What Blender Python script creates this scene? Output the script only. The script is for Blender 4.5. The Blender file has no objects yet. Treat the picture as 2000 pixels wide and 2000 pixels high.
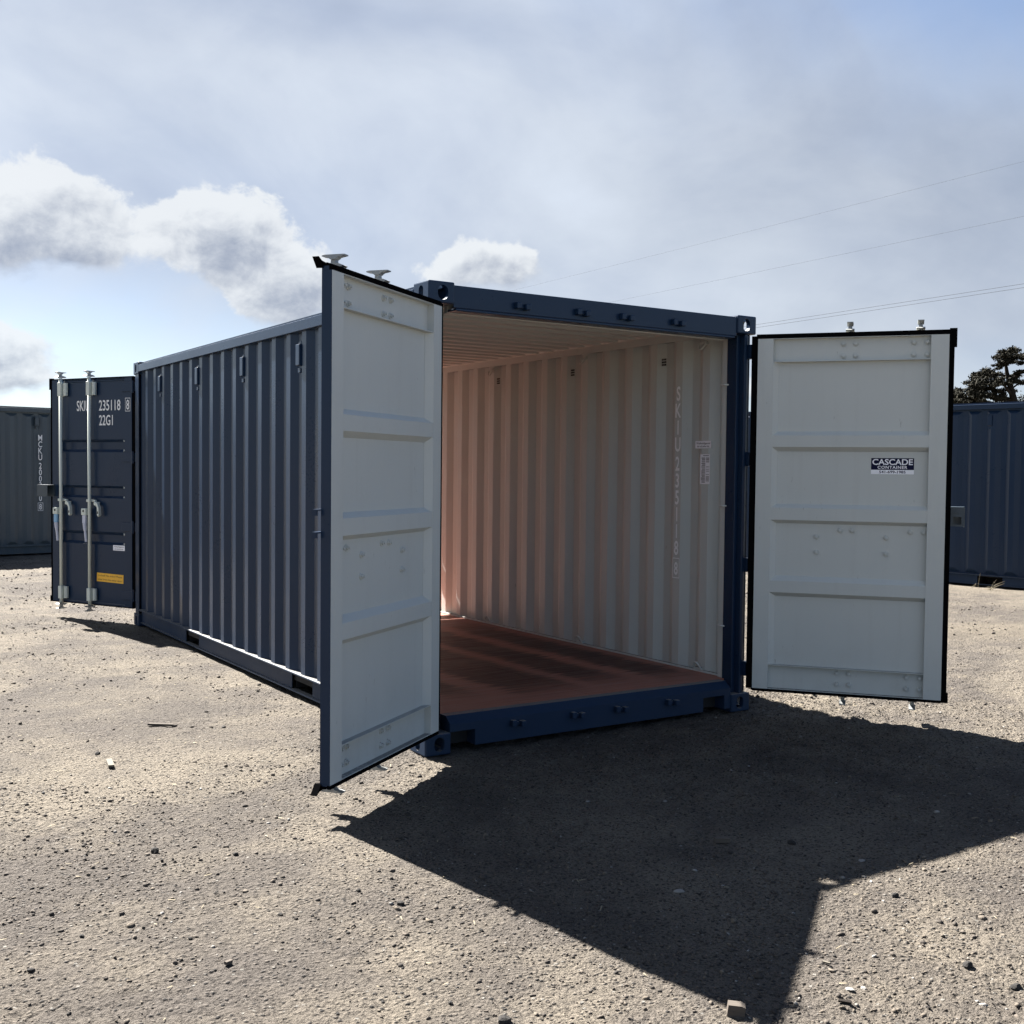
import bpy, bmesh, math, random
import numpy as np
from mathutils import Matrix, Vector

random.seed(7)
RNG = np.random.default_rng(11)
S = bpy.context.scene
C = S.collection
R = math.radians

# ------------------------------------------------------------------ camera
CAM = Vector((-2.9314, -5.3705, 1.5707))
YAW, PITCH, ROLL = 0.574811, -0.0368976, 0.0103657
fw = Vector((math.sin(YAW) * math.cos(PITCH), math.cos(YAW) * math.cos(PITCH), math.sin(PITCH)))
r0 = Vector((math.cos(YAW), -math.sin(YAW), 0.0))
u0 = r0.cross(fw)
rt = math.cos(ROLL) * r0 + math.sin(ROLL) * u0
up = -math.sin(ROLL) * r0 + math.cos(ROLL) * u0
cd = bpy.data.cameras.new('camera')
cam = bpy.data.objects.new('camera', cd)
C.objects.link(cam)
cam.matrix_world = Matrix(((rt.x, up.x, -fw.x, CAM.x), (rt.y, up.y, -fw.y, CAM.y), (rt.z, up.z, -fw.z, CAM.z), (0, 0, 0, 1)))
cd.sensor_fit = 'HORIZONTAL'
cd.sensor_width = 36.0
cd.lens = 2204.33 / 2000 * 36.0
cd.clip_start = 0.05
cd.clip_end = 6000
S.camera = cam

# ------------------------------------------------------------------ exposure, engine
S.render.engine = 'CYCLES'
S.view_settings.view_transform = 'Standard'
S.view_settings.look = 'None'
EXPOSURE = 2.75
S.view_settings.exposure = EXPOSURE
S.view_settings.gamma = 1.0
S.view_settings.use_curve_mapping = False
S.cycles.use_denoising = True
S.cycles.max_bounces = 10
S.cycles.diffuse_bounces = 8
S.cycles.glossy_bounces = 4
S.cycles.sample_clamp_indirect = 6.0
S.cycles.caustics_reflective = False

# ------------------------------------------------------------------ sun
SUN_DIR = Vector((-0.096, 0.695, 0.713)).normalized()      # towards the sun
sl = bpy.data.lights.new('sun', 'SUN')
sl.energy = 5.0
sl.angle = R(0.53)
sl.color = (1.0, 0.955, 0.89)
sun = bpy.data.objects.new('sun', sl)
C.objects.link(sun)
sun.rotation_euler = (-SUN_DIR).to_track_quat('-Z', 'Y').to_euler()


# ------------------------------------------------------------------ node helper: maths on sockets
class X:
    nt = None

    def __init__(s, sock):
        s.s = sock

    @staticmethod
    def op(name, *a, clamp=False):
        n = X.nt.nodes.new('ShaderNodeMath')
        n.operation = name
        n.use_clamp = clamp
        for i, v in enumerate(a):
            if isinstance(v, X):
                X.nt.links.new(v.s, n.inputs[i])
            else:
                n.inputs[i].default_value = v
        return X(n.outputs[0])

    def __add__(s, o): return X.op('ADD', s, o)
    __radd__ = __add__
    def __sub__(s, o): return X.op('SUBTRACT', s, o)
    def __rsub__(s, o): return X.op('SUBTRACT', o, s)
    def __mul__(s, o): return X.op('MULTIPLY', s, o)
    __rmul__ = __mul__
    def __truediv__(s, o): return X.op('DIVIDE', s, o)


def smooth(v, a, b, to0=0.0, to1=1.0):
    n = X.nt.nodes.new('ShaderNodeMapRange')
    n.interpolation_type = 'SMOOTHSTEP'
    n.clamp = True
    X.nt.links.new(v.s, n.inputs[0])
    n.inputs[1].default_value = a
    n.inputs[2].default_value = b
    n.inputs[3].default_value = to0
    n.inputs[4].default_value = to1
    return X(n.outputs[0])


def vec(x, y, z=0.0):
    n = X.nt.nodes.new('ShaderNodeCombineXYZ')
    for i, v in enumerate((x, y, z)):
        if isinstance(v, X):
            X.nt.links.new(v.s, n.inputs[i])
        else:
            n.inputs[i].default_value = v
    return X(n.outputs[0])


def split(v):
    n = X.nt.nodes.new('ShaderNodeSeparateXYZ')
    X.nt.links.new(v.s, n.inputs[0])
    return X(n.outputs[0]), X(n.outputs[1]), X(n.outputs[2])


def noise(v, scale, detail=4.0, rough=0.55, dist=0.0):
    n = X.nt.nodes.new('ShaderNodeTexNoise')
    n.inputs['Scale'].default_value = scale
    n.inputs['Detail'].default_value = detail
    n.inputs['Roughness'].default_value = rough
    n.inputs['Distortion'].default_value = dist
    if v is not None:
        X.nt.links.new(v.s, n.inputs['Vector'])
    return X(n.outputs[0])


def mix(f, a, b):
    n = X.nt.nodes.new('ShaderNodeMix')
    n.data_type = 'RGBA'
    n.clamp_factor = True
    for i, v in ((0, f), (6, a), (7, b)):
        if isinstance(v, X):
            X.nt.links.new(v.s, n.inputs[i])
        elif i == 0:
            n.inputs[0].default_value = v
        else:
            n.inputs[i].default_value = (*v, 1.0)
    return X(n.outputs[2])


# ------------------------------------------------------------------ world: clear sky, high veil towards the sun, a bank of cumulus
SKY_K = 0.05
k = 2.0 ** -EXPOSURE / SKY_K                                     # sky values below are as displayed
world = bpy.data.worlds.new('World')
S.world = world
world.use_nodes = True
nt = world.node_tree
nt.nodes.clear()
X.nt = nt
out = nt.nodes.new('ShaderNodeOutputWorld')
bg = nt.nodes.new('ShaderNodeBackground')
bg.inputs['Strength'].default_value = SKY_K
nt.links.new(bg.outputs[0], out.inputs[0])
sky = nt.nodes.new('ShaderNodeTexSky')
sky.sky_type = 'NISHITA'
sky.sun_disc = False
sky.sun_elevation = math.asin(SUN_DIR.z)
sky.sun_rotation = math.atan2(SUN_DIR.x, SUN_DIR.y) % (2 * math.pi)
sky.altitude = 900
sky.air_density = 1.0
sky.dust_density = 0.6
sky.ozone_density = 1.6
tc = nt.nodes.new('ShaderNodeTexCoord')
dv = X(tc.outputs['Generated'])
dx, dy, dz = split(dv)
az = X.op('ARCTAN2', dx, dy)
el = X.op('ARCSINE', X.op('MINIMUM', X.op('MAXIMUM', dz, -1.0), 1.0))
sdot = dx * SUN_DIR.x + dy * SUN_DIR.y + dz * SUN_DIR.z
# soft grey overcast with slanting streaks
ca, sa = math.cos(R(24)), math.sin(R(24))
qx, qy = az * ca - el * sa, az * sa + el * ca
n1 = noise(vec(qx * 2.6, qy * 5.2, 3.1), 1.0, 6.0, 0.50, 0.6)
n2 = noise(vec(qx * 2.0, qy * 3.0, 9.7), 0.9, 3.0, 0.5, 0.4)
n3 = noise(vec(az * 3.6, el * 5.0, 1.7), 1.5, 7.0, 0.56, 0.3)
hz = X.op('EXPONENT', X.op('MAXIMUM', el, 0.0) * -7.0) * smooth(sdot, -0.3, 0.5, 0.35, 1.0)
CLEAR = Vector((0.496, -0.064, 0.866)).normalized()               # the overcast thins to clear sky overhead, away from the sun
cdot = dx * CLEAR.x + dy * CLEAR.y + dz * CLEAR.z
veil = smooth(cdot + (n2 - 0.5) * 0.30 + (n1 - 0.5) * 0.22, 0.72, 0.53) * smooth(sdot + (n2 - 0.5) * 0.3, -0.25, 0.25)
thin = smooth(el + (n3 - 0.5) * 0.16 + az * 0.10, 0.10, 0.20, 0.55, 1.0)       # bluer low strip beneath the cumulus bank
veil = X.op('MAXIMUM', veil * (0.80 + n1 * 0.35) * thin, hz * 0.80, clamp=True)
glow = smooth(sdot, 0.45, 1.0)
vb = 0.91 + glow * 0.26 + (n1 - 0.5) * 0.62 + (n2 - 0.5) * 0.50 + (n3 - 0.5) * 0.50 + hz * 0.26
veil_col = mix(smooth(n1 * 0.5 + n3 * 0.5, 0.35, 0.65), (0.50 * k, 0.565 * k, 0.69 * k), (0.575 * k, 0.625 * k, 0.70 * k))
vm = nt.nodes.new('ShaderNodeVectorMath')
vm.operation = 'SCALE'
nt.links.new(veil_col.s, vm.inputs[0])
nt.links.new(vb.s, vm.inputs['Scale'])
veil_col = X(vm.outputs[0])
blue = nt.nodes.new('ShaderNodeVectorMath')
blue.operation = 'MULTIPLY'
nt.links.new(sky.outputs[0], blue.inputs[0])
blue.inputs[1].default_value = (0.46, 0.45, 0.46)
base = mix(veil * 0.93, X(blue.outputs[0]), veil_col)
# cumulus: soft lobes in azimuth / elevation broken up by noise
LOBES = [  # az, el, r_az, r_el, weight
    (0.178, 0.203, 0.058, 0.034, 0.85), (0.118, 0.196, 0.060, 0.036, 0.7), (0.228, 0.178, 0.032, 0.026, 0.62), (0.160, 0.170, 0.06, 0.020, 0.6),
    (0.293, 0.204, 0.034, 0.026, 0.85), (0.336, 0.203, 0.036, 0.030, 0.95), (0.330, 0.176, 0.050, 0.028, 0.8), (0.385, 0.158, 0.038, 0.032, 0.95), (0.362, 0.138, 0.040, 0.020, 0.6),
    (0.535, 0.183, 0.034, 0.020, 0.85), (0.572, 0.174, 0.028, 0.020, 0.8), (0.510, 0.166, 0.036, 0.018, 0.5),
    (0.146, 0.092, 0.040, 0.024, 1.05), (0.10, 0.085, 0.05, 0.03, 0.95), (0.165, 0.066, 0.04, 0.016, 0.7),
    (0.80, 0.075, 0.07, 0.016, 0.45), (-0.25, 0.19, 0.12, 0.04, 0.9), (-0.48, 0.14, 0.10, 0.035, 0.8), (1.75, 0.12, 0.14, 0.035, 0.8), (2.5, 0.10, 0.15, 0.03, 0.7), (-1.6, 0.11, 0.16, 0.03, 0.8),
]


def cumulus(a, e):
    p = vec(a, e * 1.25, 0.37)
    w = noise(p, 17.0, 3.0, 0.5) - 0.5
    w2 = noise(p, 19.0, 3.0, 0.5) - 0.5
    aa, ee = a + w * 0.036, e + w2 * 0.026
    d = low = None
    for (ca_, ce, ra, re, wt) in LOBES:
        x_, y_ = (aa - ca_) / ra, (ee - ce) / re
        g = X.op('EXPONENT', (x_ * x_ + y_ * y_) * -1.0) * wt
        h_ = g * (x_ * 0.42 - y_ * 0.75)
        d = g if d is None else d + g
        low = h_ if low is None else low + h_
    f1 = noise(p, 30.0, 11.0, 0.60, 0.22) - 0.5
    f3 = noise(vec(a - 0.0060, e * 1.25 + 0.0100, 0.37), 30.0, 11.0, 0.60, 0.22) - 0.5
    f4 = noise(p, 13.0, 4.0, 0.55, 0.3) - 0.5
    return d + f1 * 1.30 + (noise(p, 9.0, 2.0, 0.5) - 0.5) * 0.5, low / (d + 0.05), f1, f3, f4


dens, low, f1, f3, f4 = cumulus(az, el)
ragged = smooth(low, 0.0, 0.8, 0.22, 0.80)                       # crisp tops, soft undersides
alpha = smooth((dens - 0.34) / ragged, 0.0, 1.0)
shade = smooth(low * 0.72 + (dens - 0.66) * 0.36 - (f1 - f3) * 1.25 + f4 * 0.75, -0.20, 0.78)
cum = mix(shade, (0.89 * k, 0.92 * k, 0.945 * k), (0.31 * k, 0.36 * k, 0.47 * k))
# clear strip with thin blue under the bank stays from the base; far cloud whitens at the horizon
final = mix(alpha * 0.84, base, cum)
nt.links.new(final.s, bg.inputs['Color'])


# ------------------------------------------------------------------ materials
def material(name, col, rough=0.5, metal=0.0, build=None, spec=0.5):
    m = bpy.data.materials.new(name)
    m.use_nodes = True
    b = m.node_tree.nodes['Principled BSDF']
    b.inputs['Base Color'].default_value = (*col, 1)
    b.inputs['Roughness'].default_value = rough
    b.inputs['Metallic'].default_value = metal
    b.inputs['Specular IOR Level'].default_value = spec
    if build:
        X.nt = m.node_tree
        build(m.node_tree, b)
    return m


def pos():
    n = X.nt.nodes.new('ShaderNodeNewGeometry')
    return X(n.outputs['Position'])


def objco():
    n = X.nt.nodes.new('ShaderNodeTexCoord')
    return X(n.outputs['Object'])


def bump(nt, b, h, strength=0.3, dist=0.01):
    n = nt.nodes.new('ShaderNodeBump')
    n.inputs['Strength'].default_value = strength
    n.inputs['Distance'].default_value = dist
    nt.links.new(h.s, n.inputs['Height'])
    nt.links.new(n.outputs[0], b.inputs['Normal'])


def paint(dark, light, dust, r0_, r1_, dustamt, wav=0.0006, scuff=0.0):
    def f(nt, b):
        p = pos()
        n = noise(p, 1.6, 5.0, 0.6)
        g = noise(p, 60.0, 3.0, 0.6)
        x, y, z = split(p)
        run = noise(vec(x * 14.0, y * 14.0, z * 0.9), 1.0, 4.0, 0.6)
        c = mix(n, dark, light)
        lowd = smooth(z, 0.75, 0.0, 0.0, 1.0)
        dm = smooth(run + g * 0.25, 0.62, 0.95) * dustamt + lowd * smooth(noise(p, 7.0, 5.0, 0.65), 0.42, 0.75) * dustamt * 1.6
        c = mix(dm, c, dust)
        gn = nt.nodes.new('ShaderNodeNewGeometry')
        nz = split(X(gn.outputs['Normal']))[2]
        ledge_glint = smooth(nz, 0.80, 0.95) * smooth(z, 0.45, 0.25) * smooth(g * 0.5 + n * 0.5, 0.25, 0.5)     # sun highlight on low up-facing ledges, put into the colour as a pale tone
        c = mix(ledge_glint * 0.85, c, (0.16, 0.155, 0.145))
        if scuff:
            sc = smooth(noise(vec(x * 55.0, y * 55.0, z * 16.0), 1.0, 3.0, 0.6), 0.66, 0.74) * smooth(noise(p, 3.3, 3.0, 0.6), 0.52, 0.66)
            c = mix(sc * scuff, c, (0.10, 0.095, 0.09))
        nt.links.new(c.s, b.inputs['Base Color'])
        rr = smooth(n * 0.6 + g * 0.4, 0.3, 0.7, r0_, r1_)
        rr = rr + smooth(z, 0.34, 0.14) * 0.34
        nt.links.new(rr.s, b.inputs['Roughness'])
        bump(nt, b, noise(p, 5.0, 2.0, 0.5) * 4.0 + noise(p, 140.0, 2.0, 0.5) * 0.03, 0.5, wav)
    return f


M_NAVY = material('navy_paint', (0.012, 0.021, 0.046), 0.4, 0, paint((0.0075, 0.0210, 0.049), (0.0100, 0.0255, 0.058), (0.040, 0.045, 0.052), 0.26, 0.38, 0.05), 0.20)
M_NAVY.node_tree.nodes['Principled BSDF'].inputs['Coat Weight'].default_value = 0.10
M_NAVY.node_tree.nodes['Principled BSDF'].inputs['Coat Roughness'].default_value = 0.22
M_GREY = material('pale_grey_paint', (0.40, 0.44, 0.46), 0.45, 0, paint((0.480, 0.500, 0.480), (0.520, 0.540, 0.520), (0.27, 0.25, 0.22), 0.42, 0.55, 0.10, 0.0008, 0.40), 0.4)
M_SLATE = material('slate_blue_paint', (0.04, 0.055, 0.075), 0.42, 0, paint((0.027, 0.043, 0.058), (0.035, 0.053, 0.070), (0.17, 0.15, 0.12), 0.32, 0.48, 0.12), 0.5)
M_RUBBER = material('black_rubber', (0.004, 0.004, 0.0045), 0.95, spec=0.0)
M_DARK = material('dark_slot', (0.008, 0.008, 0.009), 0.8)
M_WHITE = material('white_lettering', (0.74, 0.75, 0.76), 0.5)
M_FADED = material('faded_lettering', (0.90, 0.92, 0.93), 0.5)
M_STWHITE = material('white_sticker', (0.84, 0.84, 0.88), 0.35)
M_STNAVY = material('navy_sticker', (0.006, 0.008, 0.035), 0.7, spec=0.15)
M_STYELLOW = material('yellow_sticker', (0.86, 0.46, 0.03), 0.4)
M_INK = material('black_ink', (0.02, 0.02, 0.03), 0.5)
M_BROWNINK = material('brown_ink', (0.10, 0.04, 0.01), 0.5)


def galv(nt, b):
    p = pos()
    n = noise(p, 45.0, 4.0, 0.6)
    c = mix(n, (0.20, 0.21, 0.21), (0.33, 0.34, 0.335))
    nt.links.new(c.s, b.inputs['Base Color'])
    nt.links.new(smooth(n, 0.3, 0.7, 0.36, 0.55).s, b.inputs['Roughness'])


M_GALV = material('galvanised_steel', (0.55, 0.56, 0.55), 0.45, 0.55, galv)
M_ZINC = material('zinc_painted_rod', (0.60, 0.64, 0.58), 0.5, 0.0)
M_PLASTIC = material('pale_plastic_sleeve', (0.55, 0.57, 0.66), 0.4)
M_BLUETAPE = material('pale_blue_tape', (0.22, 0.42, 0.62), 0.4)


def floor_nodes(nt, b):
    p = pos()
    x, y, z = split(p)
    grain = noise(vec(x * 2.2, y * 42.0, 0.0), 1.0, 5.0, 0.62)
    fine = noise(vec(x * 9.0, y * 150.0, 0.0), 1.0, 3.0, 0.6)
    big = noise(vec(x * 1.2, y * 0.7, 0.0), 1.0, 3.0, 0.5)
    c = mix(grain * 0.7 + big * 0.3, (0.195, 0.076, 0.054), (0.375, 0.160, 0.115))
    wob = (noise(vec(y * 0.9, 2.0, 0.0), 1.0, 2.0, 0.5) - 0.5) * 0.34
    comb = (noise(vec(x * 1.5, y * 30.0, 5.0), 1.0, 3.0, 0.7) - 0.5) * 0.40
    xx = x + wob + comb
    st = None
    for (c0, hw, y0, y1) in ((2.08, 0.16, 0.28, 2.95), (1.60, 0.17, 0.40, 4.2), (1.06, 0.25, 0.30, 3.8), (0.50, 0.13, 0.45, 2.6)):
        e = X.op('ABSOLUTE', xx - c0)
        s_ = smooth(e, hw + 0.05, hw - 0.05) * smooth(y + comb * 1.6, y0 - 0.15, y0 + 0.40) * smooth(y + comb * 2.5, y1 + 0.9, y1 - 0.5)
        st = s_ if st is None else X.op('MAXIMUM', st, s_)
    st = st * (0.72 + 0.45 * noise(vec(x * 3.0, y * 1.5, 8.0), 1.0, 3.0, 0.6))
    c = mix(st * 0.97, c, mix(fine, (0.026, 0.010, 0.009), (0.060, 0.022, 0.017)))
    spots = smooth(noise(p, 26.0, 3.0, 0.6), 0.70, 0.78)
    c = mix(spots * 0.6, c, (0.03, 0.015, 0.013))
    nt.links.new(c.s, b.inputs['Base Color'])
    nt.links.new(smooth(grain, 0.3, 0.7, 0.40, 0.60).s, b.inputs['Roughness'])
    bump(nt, b, grain + fine * 0.5, 0.25, 0.002)


M_FLOOR = material('red_plywood', (0.2, 0.09, 0.06), 0.6, 0, floor_nodes, 0.3)


def ground_nodes(nt, b):
    p = pos()
    x, y, z = split(p)
    big = noise(p, 0.55, 5.0, 0.6, 0.4)
    mid = noise(p, 2.6, 5.0, 0.62)
    ca_, sa_ = math.cos(R(-22)), math.sin(R(-22))
    lane = noise(vec((x * ca_ - y * sa_) * 0.28, (x * sa_ + y * ca_) * 1.15, 4.0), 1.0, 5.0, 0.6, 0.3)
    c = mix(smooth(big * 0.42 + mid * 0.30 + lane * 0.28, 0.42, 0.60), (0.100, 0.088, 0.078), (0.192, 0.167, 0.134))
    gr = noise(p, 75.0, 5.0, 0.72)
    gr2 = noise(p, 190.0, 3.0, 0.7)
    c = mix(smooth(gr, 0.36, 0.53, 0.82, 0.0), c, (0.022, 0.019, 0.017))
    c = mix(smooth(gr2, 0.56, 0.74, 0.0, 0.70), c, (0.25, 0.222, 0.185))
    v = nt.nodes.new('ShaderNodeTexVoronoi')
    v.inputs['Scale'].default_value = 52.0
    nt.links.new(p.s, v.inputs['Vector'])
    pebble = smooth(X(v.outputs['Distance']), 0.05, 0.55, 1.0, 0.0)
    vr, vg, vbl = split(X(v.outputs['Color']))
    c = mix(smooth(vr, 0.80, 0.84) * smooth(pebble, 0.3, 0.6), c, (0.036, 0.034, 0.033))
    c = mix(smooth(vg, 0.93, 0.95) * smooth(pebble, 0.4, 0.7), c, (0.22, 0.21, 0.19))
    # sandy wheel ruts beyond the open door
    d = X.op('ABSOLUTE', (x - 7.0) * 0.35 + (y - 1.6) + (noise(p, 0.9, 3.0, 0.5) - 0.5) * 1.2)
    rut = smooth(d, 0.9, 0.2) * smooth(x, 4.2, 5.5)
    c = mix(rut * 0.45, c, (0.155, 0.133, 0.102))
    nt.links.new(c.s, b.inputs['Base Color'])
    b.inputs['Roughness'].default_value = 0.95
    bump(nt, b, gr * 1.0 + gr2 * 0.35 + pebble * smooth(vr, 0.4, 0.9) * 0.9 + noise(p, 24.0, 4.0, 0.65) * 1.6, 1.0, 0.030)


M_GROUND = material('gravel_dirt', (0.25, 0.22, 0.18), 0.95, 0, ground_nodes, 0.15)


def stone_nodes(nt, b):
    g = nt.nodes.new('ShaderNodeNewGeometry')
    r = X(g.outputs['Random Per Island'])
    p = pos()
    n = noise(p, 120.0, 4.0, 0.65)
    c = mix(smooth(r, 0.0, 0.55), (0.034, 0.030, 0.027), (0.098, 0.083, 0.069))
    c = mix(smooth(r, 0.55, 0.90), c, (0.145, 0.122, 0.096))
    c = mix(smooth(r, 0.965, 0.985), c, (0.26, 0.25, 0.235))
    c = mix(n * 0.5, c, (0.04, 0.036, 0.033))
    nt.links.new(c.s, b.inputs['Base Color'])
    bump(nt, b, n, 0.6, 0.004)


M_STONE = material('mixed_gravel', (0.2, 0.18, 0.16), 0.9, 0, stone_nodes, 0.2)


def rock(a, bcol):
    def f(nt, b):
        p = pos()
        n = noise(p, 90.0, 5.0, 0.65)
        nt.links.new(mix(n, a, bcol).s, b.inputs['Base Color'])
        bump(nt, b, n, 0.7, 0.006)
    return f


M_ROCKDARK = material('dark_basalt', (0.05, 0.048, 0.046), 0.9, 0, rock((0.012, 0.0115, 0.011), (0.038, 0.035, 0.033)), 0.2)
M_ROCKPALE = material('pale_rock', (0.6, 0.57, 0.52), 0.8, 0, rock((0.15, 0.142, 0.13), (0.24, 0.23, 0.215)), 0.2)


def wood_nodes(a, bcol):
    def f(nt, b):
        p = objco()
        x, y, z = split(p)
        n = noise(vec(x * 12.0, y * 160.0, z * 160.0), 1.0, 4.0, 0.6)
        nt.links.new(mix(n, a, bcol).s, b.inputs['Base Color'])
        bump(nt, b, n, 0.4, 0.002)
    return f


M_WOOD = material('weathered_wood', (0.40, 0.31, 0.22), 0.85, 0, wood_nodes((0.060, 0.050, 0.042), (0.105, 0.090, 0.076)), 0.2)
M_WOODPALE = material('pale_wood', (0.55, 0.47, 0.36), 0.85, 0, wood_nodes((0.085, 0.077, 0.062), (0.125, 0.113, 0.092)), 0.2)
M_STRAW = material('dry_straw', (0.20, 0.17, 0.115), 0.9)
M_BARK = material('dark_bark', (0.05, 0.038, 0.03), 0.9, 0, rock((0.010, 0.009, 0.008), (0.026, 0.021, 0.018)), 0.1)


def leaf_nodes(nt, b):
    g = nt.nodes.new('ShaderNodeNewGeometry')
    r = X(g.outputs['Random Per Island'])
    nt.links.new(mix(r, (0.010, 0.0105, 0.007), (0.026, 0.024, 0.017)).s, b.inputs['Base Color'])


M_LEAF = material('juniper_foliage', (0.06, 0.07, 0.035), 0.8, 0, leaf_nodes, 0.1)
M_WIRE = material('aluminium_wire', (0.035, 0.04, 0.05), 0.8, spec=0.1)


# ------------------------------------------------------------------ mesh helpers
class MB:
    """collects shapes; build() links them as ONE mesh object"""

    def __init__(s):
        s.v, s.f, s.m = [], [], []

    def add(s, vs, fs, m=0):
        o = len(s.v)
        s.v += [tuple(v) for v in vs]
        for i, f in enumerate(fs):
            s.f.append([o + j for j in f])
            s.m.append(m[i] if isinstance(m, (list, tuple)) else m)
        return s

    def box(s, x0, x1, y0, y1, z0, z1, m=0, bev=0.0, faces=None):
        # faces: material per face in the order -x +x -y +y -z +z
        if bev > 0:
            bm = bmesh.new()
            vs = [bm.verts.new(c) for c in ((x0, y0, z0), (x1, y0, z0), (x1, y1, z0), (x0, y1, z0), (x0, y0, z1), (x1, y0, z1), (x1, y1, z1), (x0, y1, z1))]
            for f in ((0, 3, 2, 1), (4, 5, 6, 7), (0, 1, 5, 4), (1, 2, 6, 5), (2, 3, 7, 6), (3, 0, 4, 7)):
                bm.faces.new([vs[i] for i in f])
            bmesh.ops.bevel(bm, geom=list(bm.edges), offset=bev, segments=2, affect='EDGES', profile=0.5)
            bm.verts.index_update()
            s.add([v.co for v in bm.verts], [[v.index for v in f.verts] for f in bm.faces], m)
            bm.free()
            return s
        vs = ((x0, y0, z0), (x1, y0, z0), (x1, y1, z0), (x0, y1, z0), (x0, y0, z1), (x1, y0, z1), (x1, y1, z1), (x0, y1, z1))
        fs = ((0, 4, 7, 3), (1, 2, 6, 5), (0, 1, 5, 4), (3, 7, 6, 2), (0, 3, 2, 1), (4, 5, 6, 7))
        return s.add(vs, fs, list(faces) if faces else m)

    def prism(s, poly, a, b, axis='y', m=0):
        """closed polygon extruded along an axis: axis y -> (x,z); x -> (y,z); z -> (x,y)"""
        n = len(poly)
        def P(q, t):
            return {'y': (q[0], t, q[1]), 'x': (t, q[0], q[1]), 'z': (q[0], q[1], t)}[axis]
        vs = [P(q, a) for q in poly] + [P(q, b) for q in poly]
        fs = [[i, (i + 1) % n, n + (i + 1) % n, n + i] for i in range(n)] + [list(range(n))[::-1], list(range(n, 2 * n))]
        return s.add(vs, fs, m)

    def tube(s, pts, r, n=10, m=0):
        pts = [Vector(p) for p in pts]
        rs = r if isinstance(r, (list, tuple)) else [r] * len(pts)
        vs, fs = [], []
        ref = None
        for i, p in enumerate(pts):
            t = (pts[min(i + 1, len(pts) - 1)] - pts[max(i - 1, 0)]).normalized()
            if ref is None:
                ref = Vector((0, 0, 1)) if abs(t.z) < 0.9 else Vector((1, 0, 0))
            a = t.cross(ref).normalized()
            b = t.cross(a)
            ref = -b if False else ref
            for j in range(n):
                th = 2 * math.pi * j / n
                vs.append(p + rs[i] * (math.cos(th) * a + math.sin(th) * b))
        for i in range(len(pts) - 1):
            for j in range(n):
                fs.append([i * n + j, i * n + (j + 1) % n, (i + 1) * n + (j + 1) % n, (i + 1) * n + j])
        fs += [list(range(n))[::-1], [(len(pts) - 1) * n + j for j in range(n)]]
        return s.add(vs, fs, m)

    def mirror_y(s):
        s.v = [(x, -y, z) for x, y, z in s.v]
        return s

    def mesh(s, name, mats, fix=True, smooth_=False):
        me = bpy.data.meshes.new(name)
        me.from_pydata(s.v, [], s.f)
        for mt in (mats if isinstance(mats, (list, tuple)) else [mats]):
            me.materials.append(mt)
        me.polygons.foreach_set('material_index', s.m)
        if fix:
            bm = bmesh.new()
            bm.from_mesh(me)
            bmesh.ops.recalc_face_normals(bm, faces=bm.faces)
            bm.to_mesh(me)
            bm.free()
        if smooth_:
            me.polygons.foreach_set('use_smooth', [True] * len(me.polygons))
        me.update()
        return me

    def build(s, name, mats, parent=None, loc=(0, 0, 0), rz=0.0, fix=True, smooth_=False):
        return link(name, s.mesh(name, mats, fix, smooth_), parent, loc, rz)


def link(name, me, parent=None, loc=(0, 0, 0), rz=0.0):
    o = bpy.data.objects.new(name, me)
    C.objects.link(o)
    o.parent = parent
    o.location = loc
    o.rotation_euler = (0, 0, rz)
    return o


def thing(name, label, cat, loc=(0, 0, 0), rz=0.0, group=None):
    o = bpy.data.objects.new(name, None)
    C.objects.link(o)
    o.location = loc
    o.rotation_euler = (0, 0, rz)
    o.empty_display_size = 0.2
    return tag(o, label, cat, group)


def tag(o, label, cat, group=None):
    o['label'] = label
    o['category'] = cat
    if group:
        o['group'] = group
    return o


def text_faces(s, height, widthscale=1.0, thick=0.0, spacing=1.0):
    """flat lettering as (verts, faces, width) in the xz plane facing -y, cap height = height, left edge at x 0, base at z 0"""
    cu = bpy.data.curves.new('lettering', 'FONT')
    cu.body = s
    cu.size = 1.0
    cu.resolution_u = 4
    cu.space_character = spacing
    cu.offset = thick
    ob = bpy.data.objects.new('lettering', cu)
    C.objects.link(ob)
    dg = bpy.context.evaluated_depsgraph_get()
    me = bpy.data.meshes.new_from_object(ob.evaluated_get(dg))
    vs = [v.co.copy() for v in me.vertices]
    fs = [list(p.vertices) for p in me.polygons]
    bpy.data.objects.remove(ob)
    bpy.data.curves.remove(cu)
    bpy.data.meshes.remove(me)
    if not vs:
        return [], [], 0.0
    x0 = min(v.x for v in vs)
    k_ = height / 0.69
    res = [((v.x - x0) * k_ * widthscale, 0.0, v.y * k_) for v in vs]
    return res, fs, max(r[0] for r in res)


def put_text(mb, s, height, at, ws=1.0, m=0, align='left', fit=None, thick=0.0, flip=False, spacing=1.0):
    """at(u, v) maps text-plane coords to 3D"""
    vs, fs, w = text_faces(s, height, ws, thick, spacing)
    k_ = 1.0
    if fit and w:
        k_ = fit / w
        w = fit
    off = {'left': 0.0, 'center': -w / 2, 'right': -w}[align]
    mb.add([at(v[0] * k_ + off, v[2]) for v in vs], fs, m)
    return w


# ------------------------------------------------------------------ container pieces
W, L, H = 2.438, 6.058, 2.591
WO = 0.022                                                     # how far the side sheets sit behind the rails' faces


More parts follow.
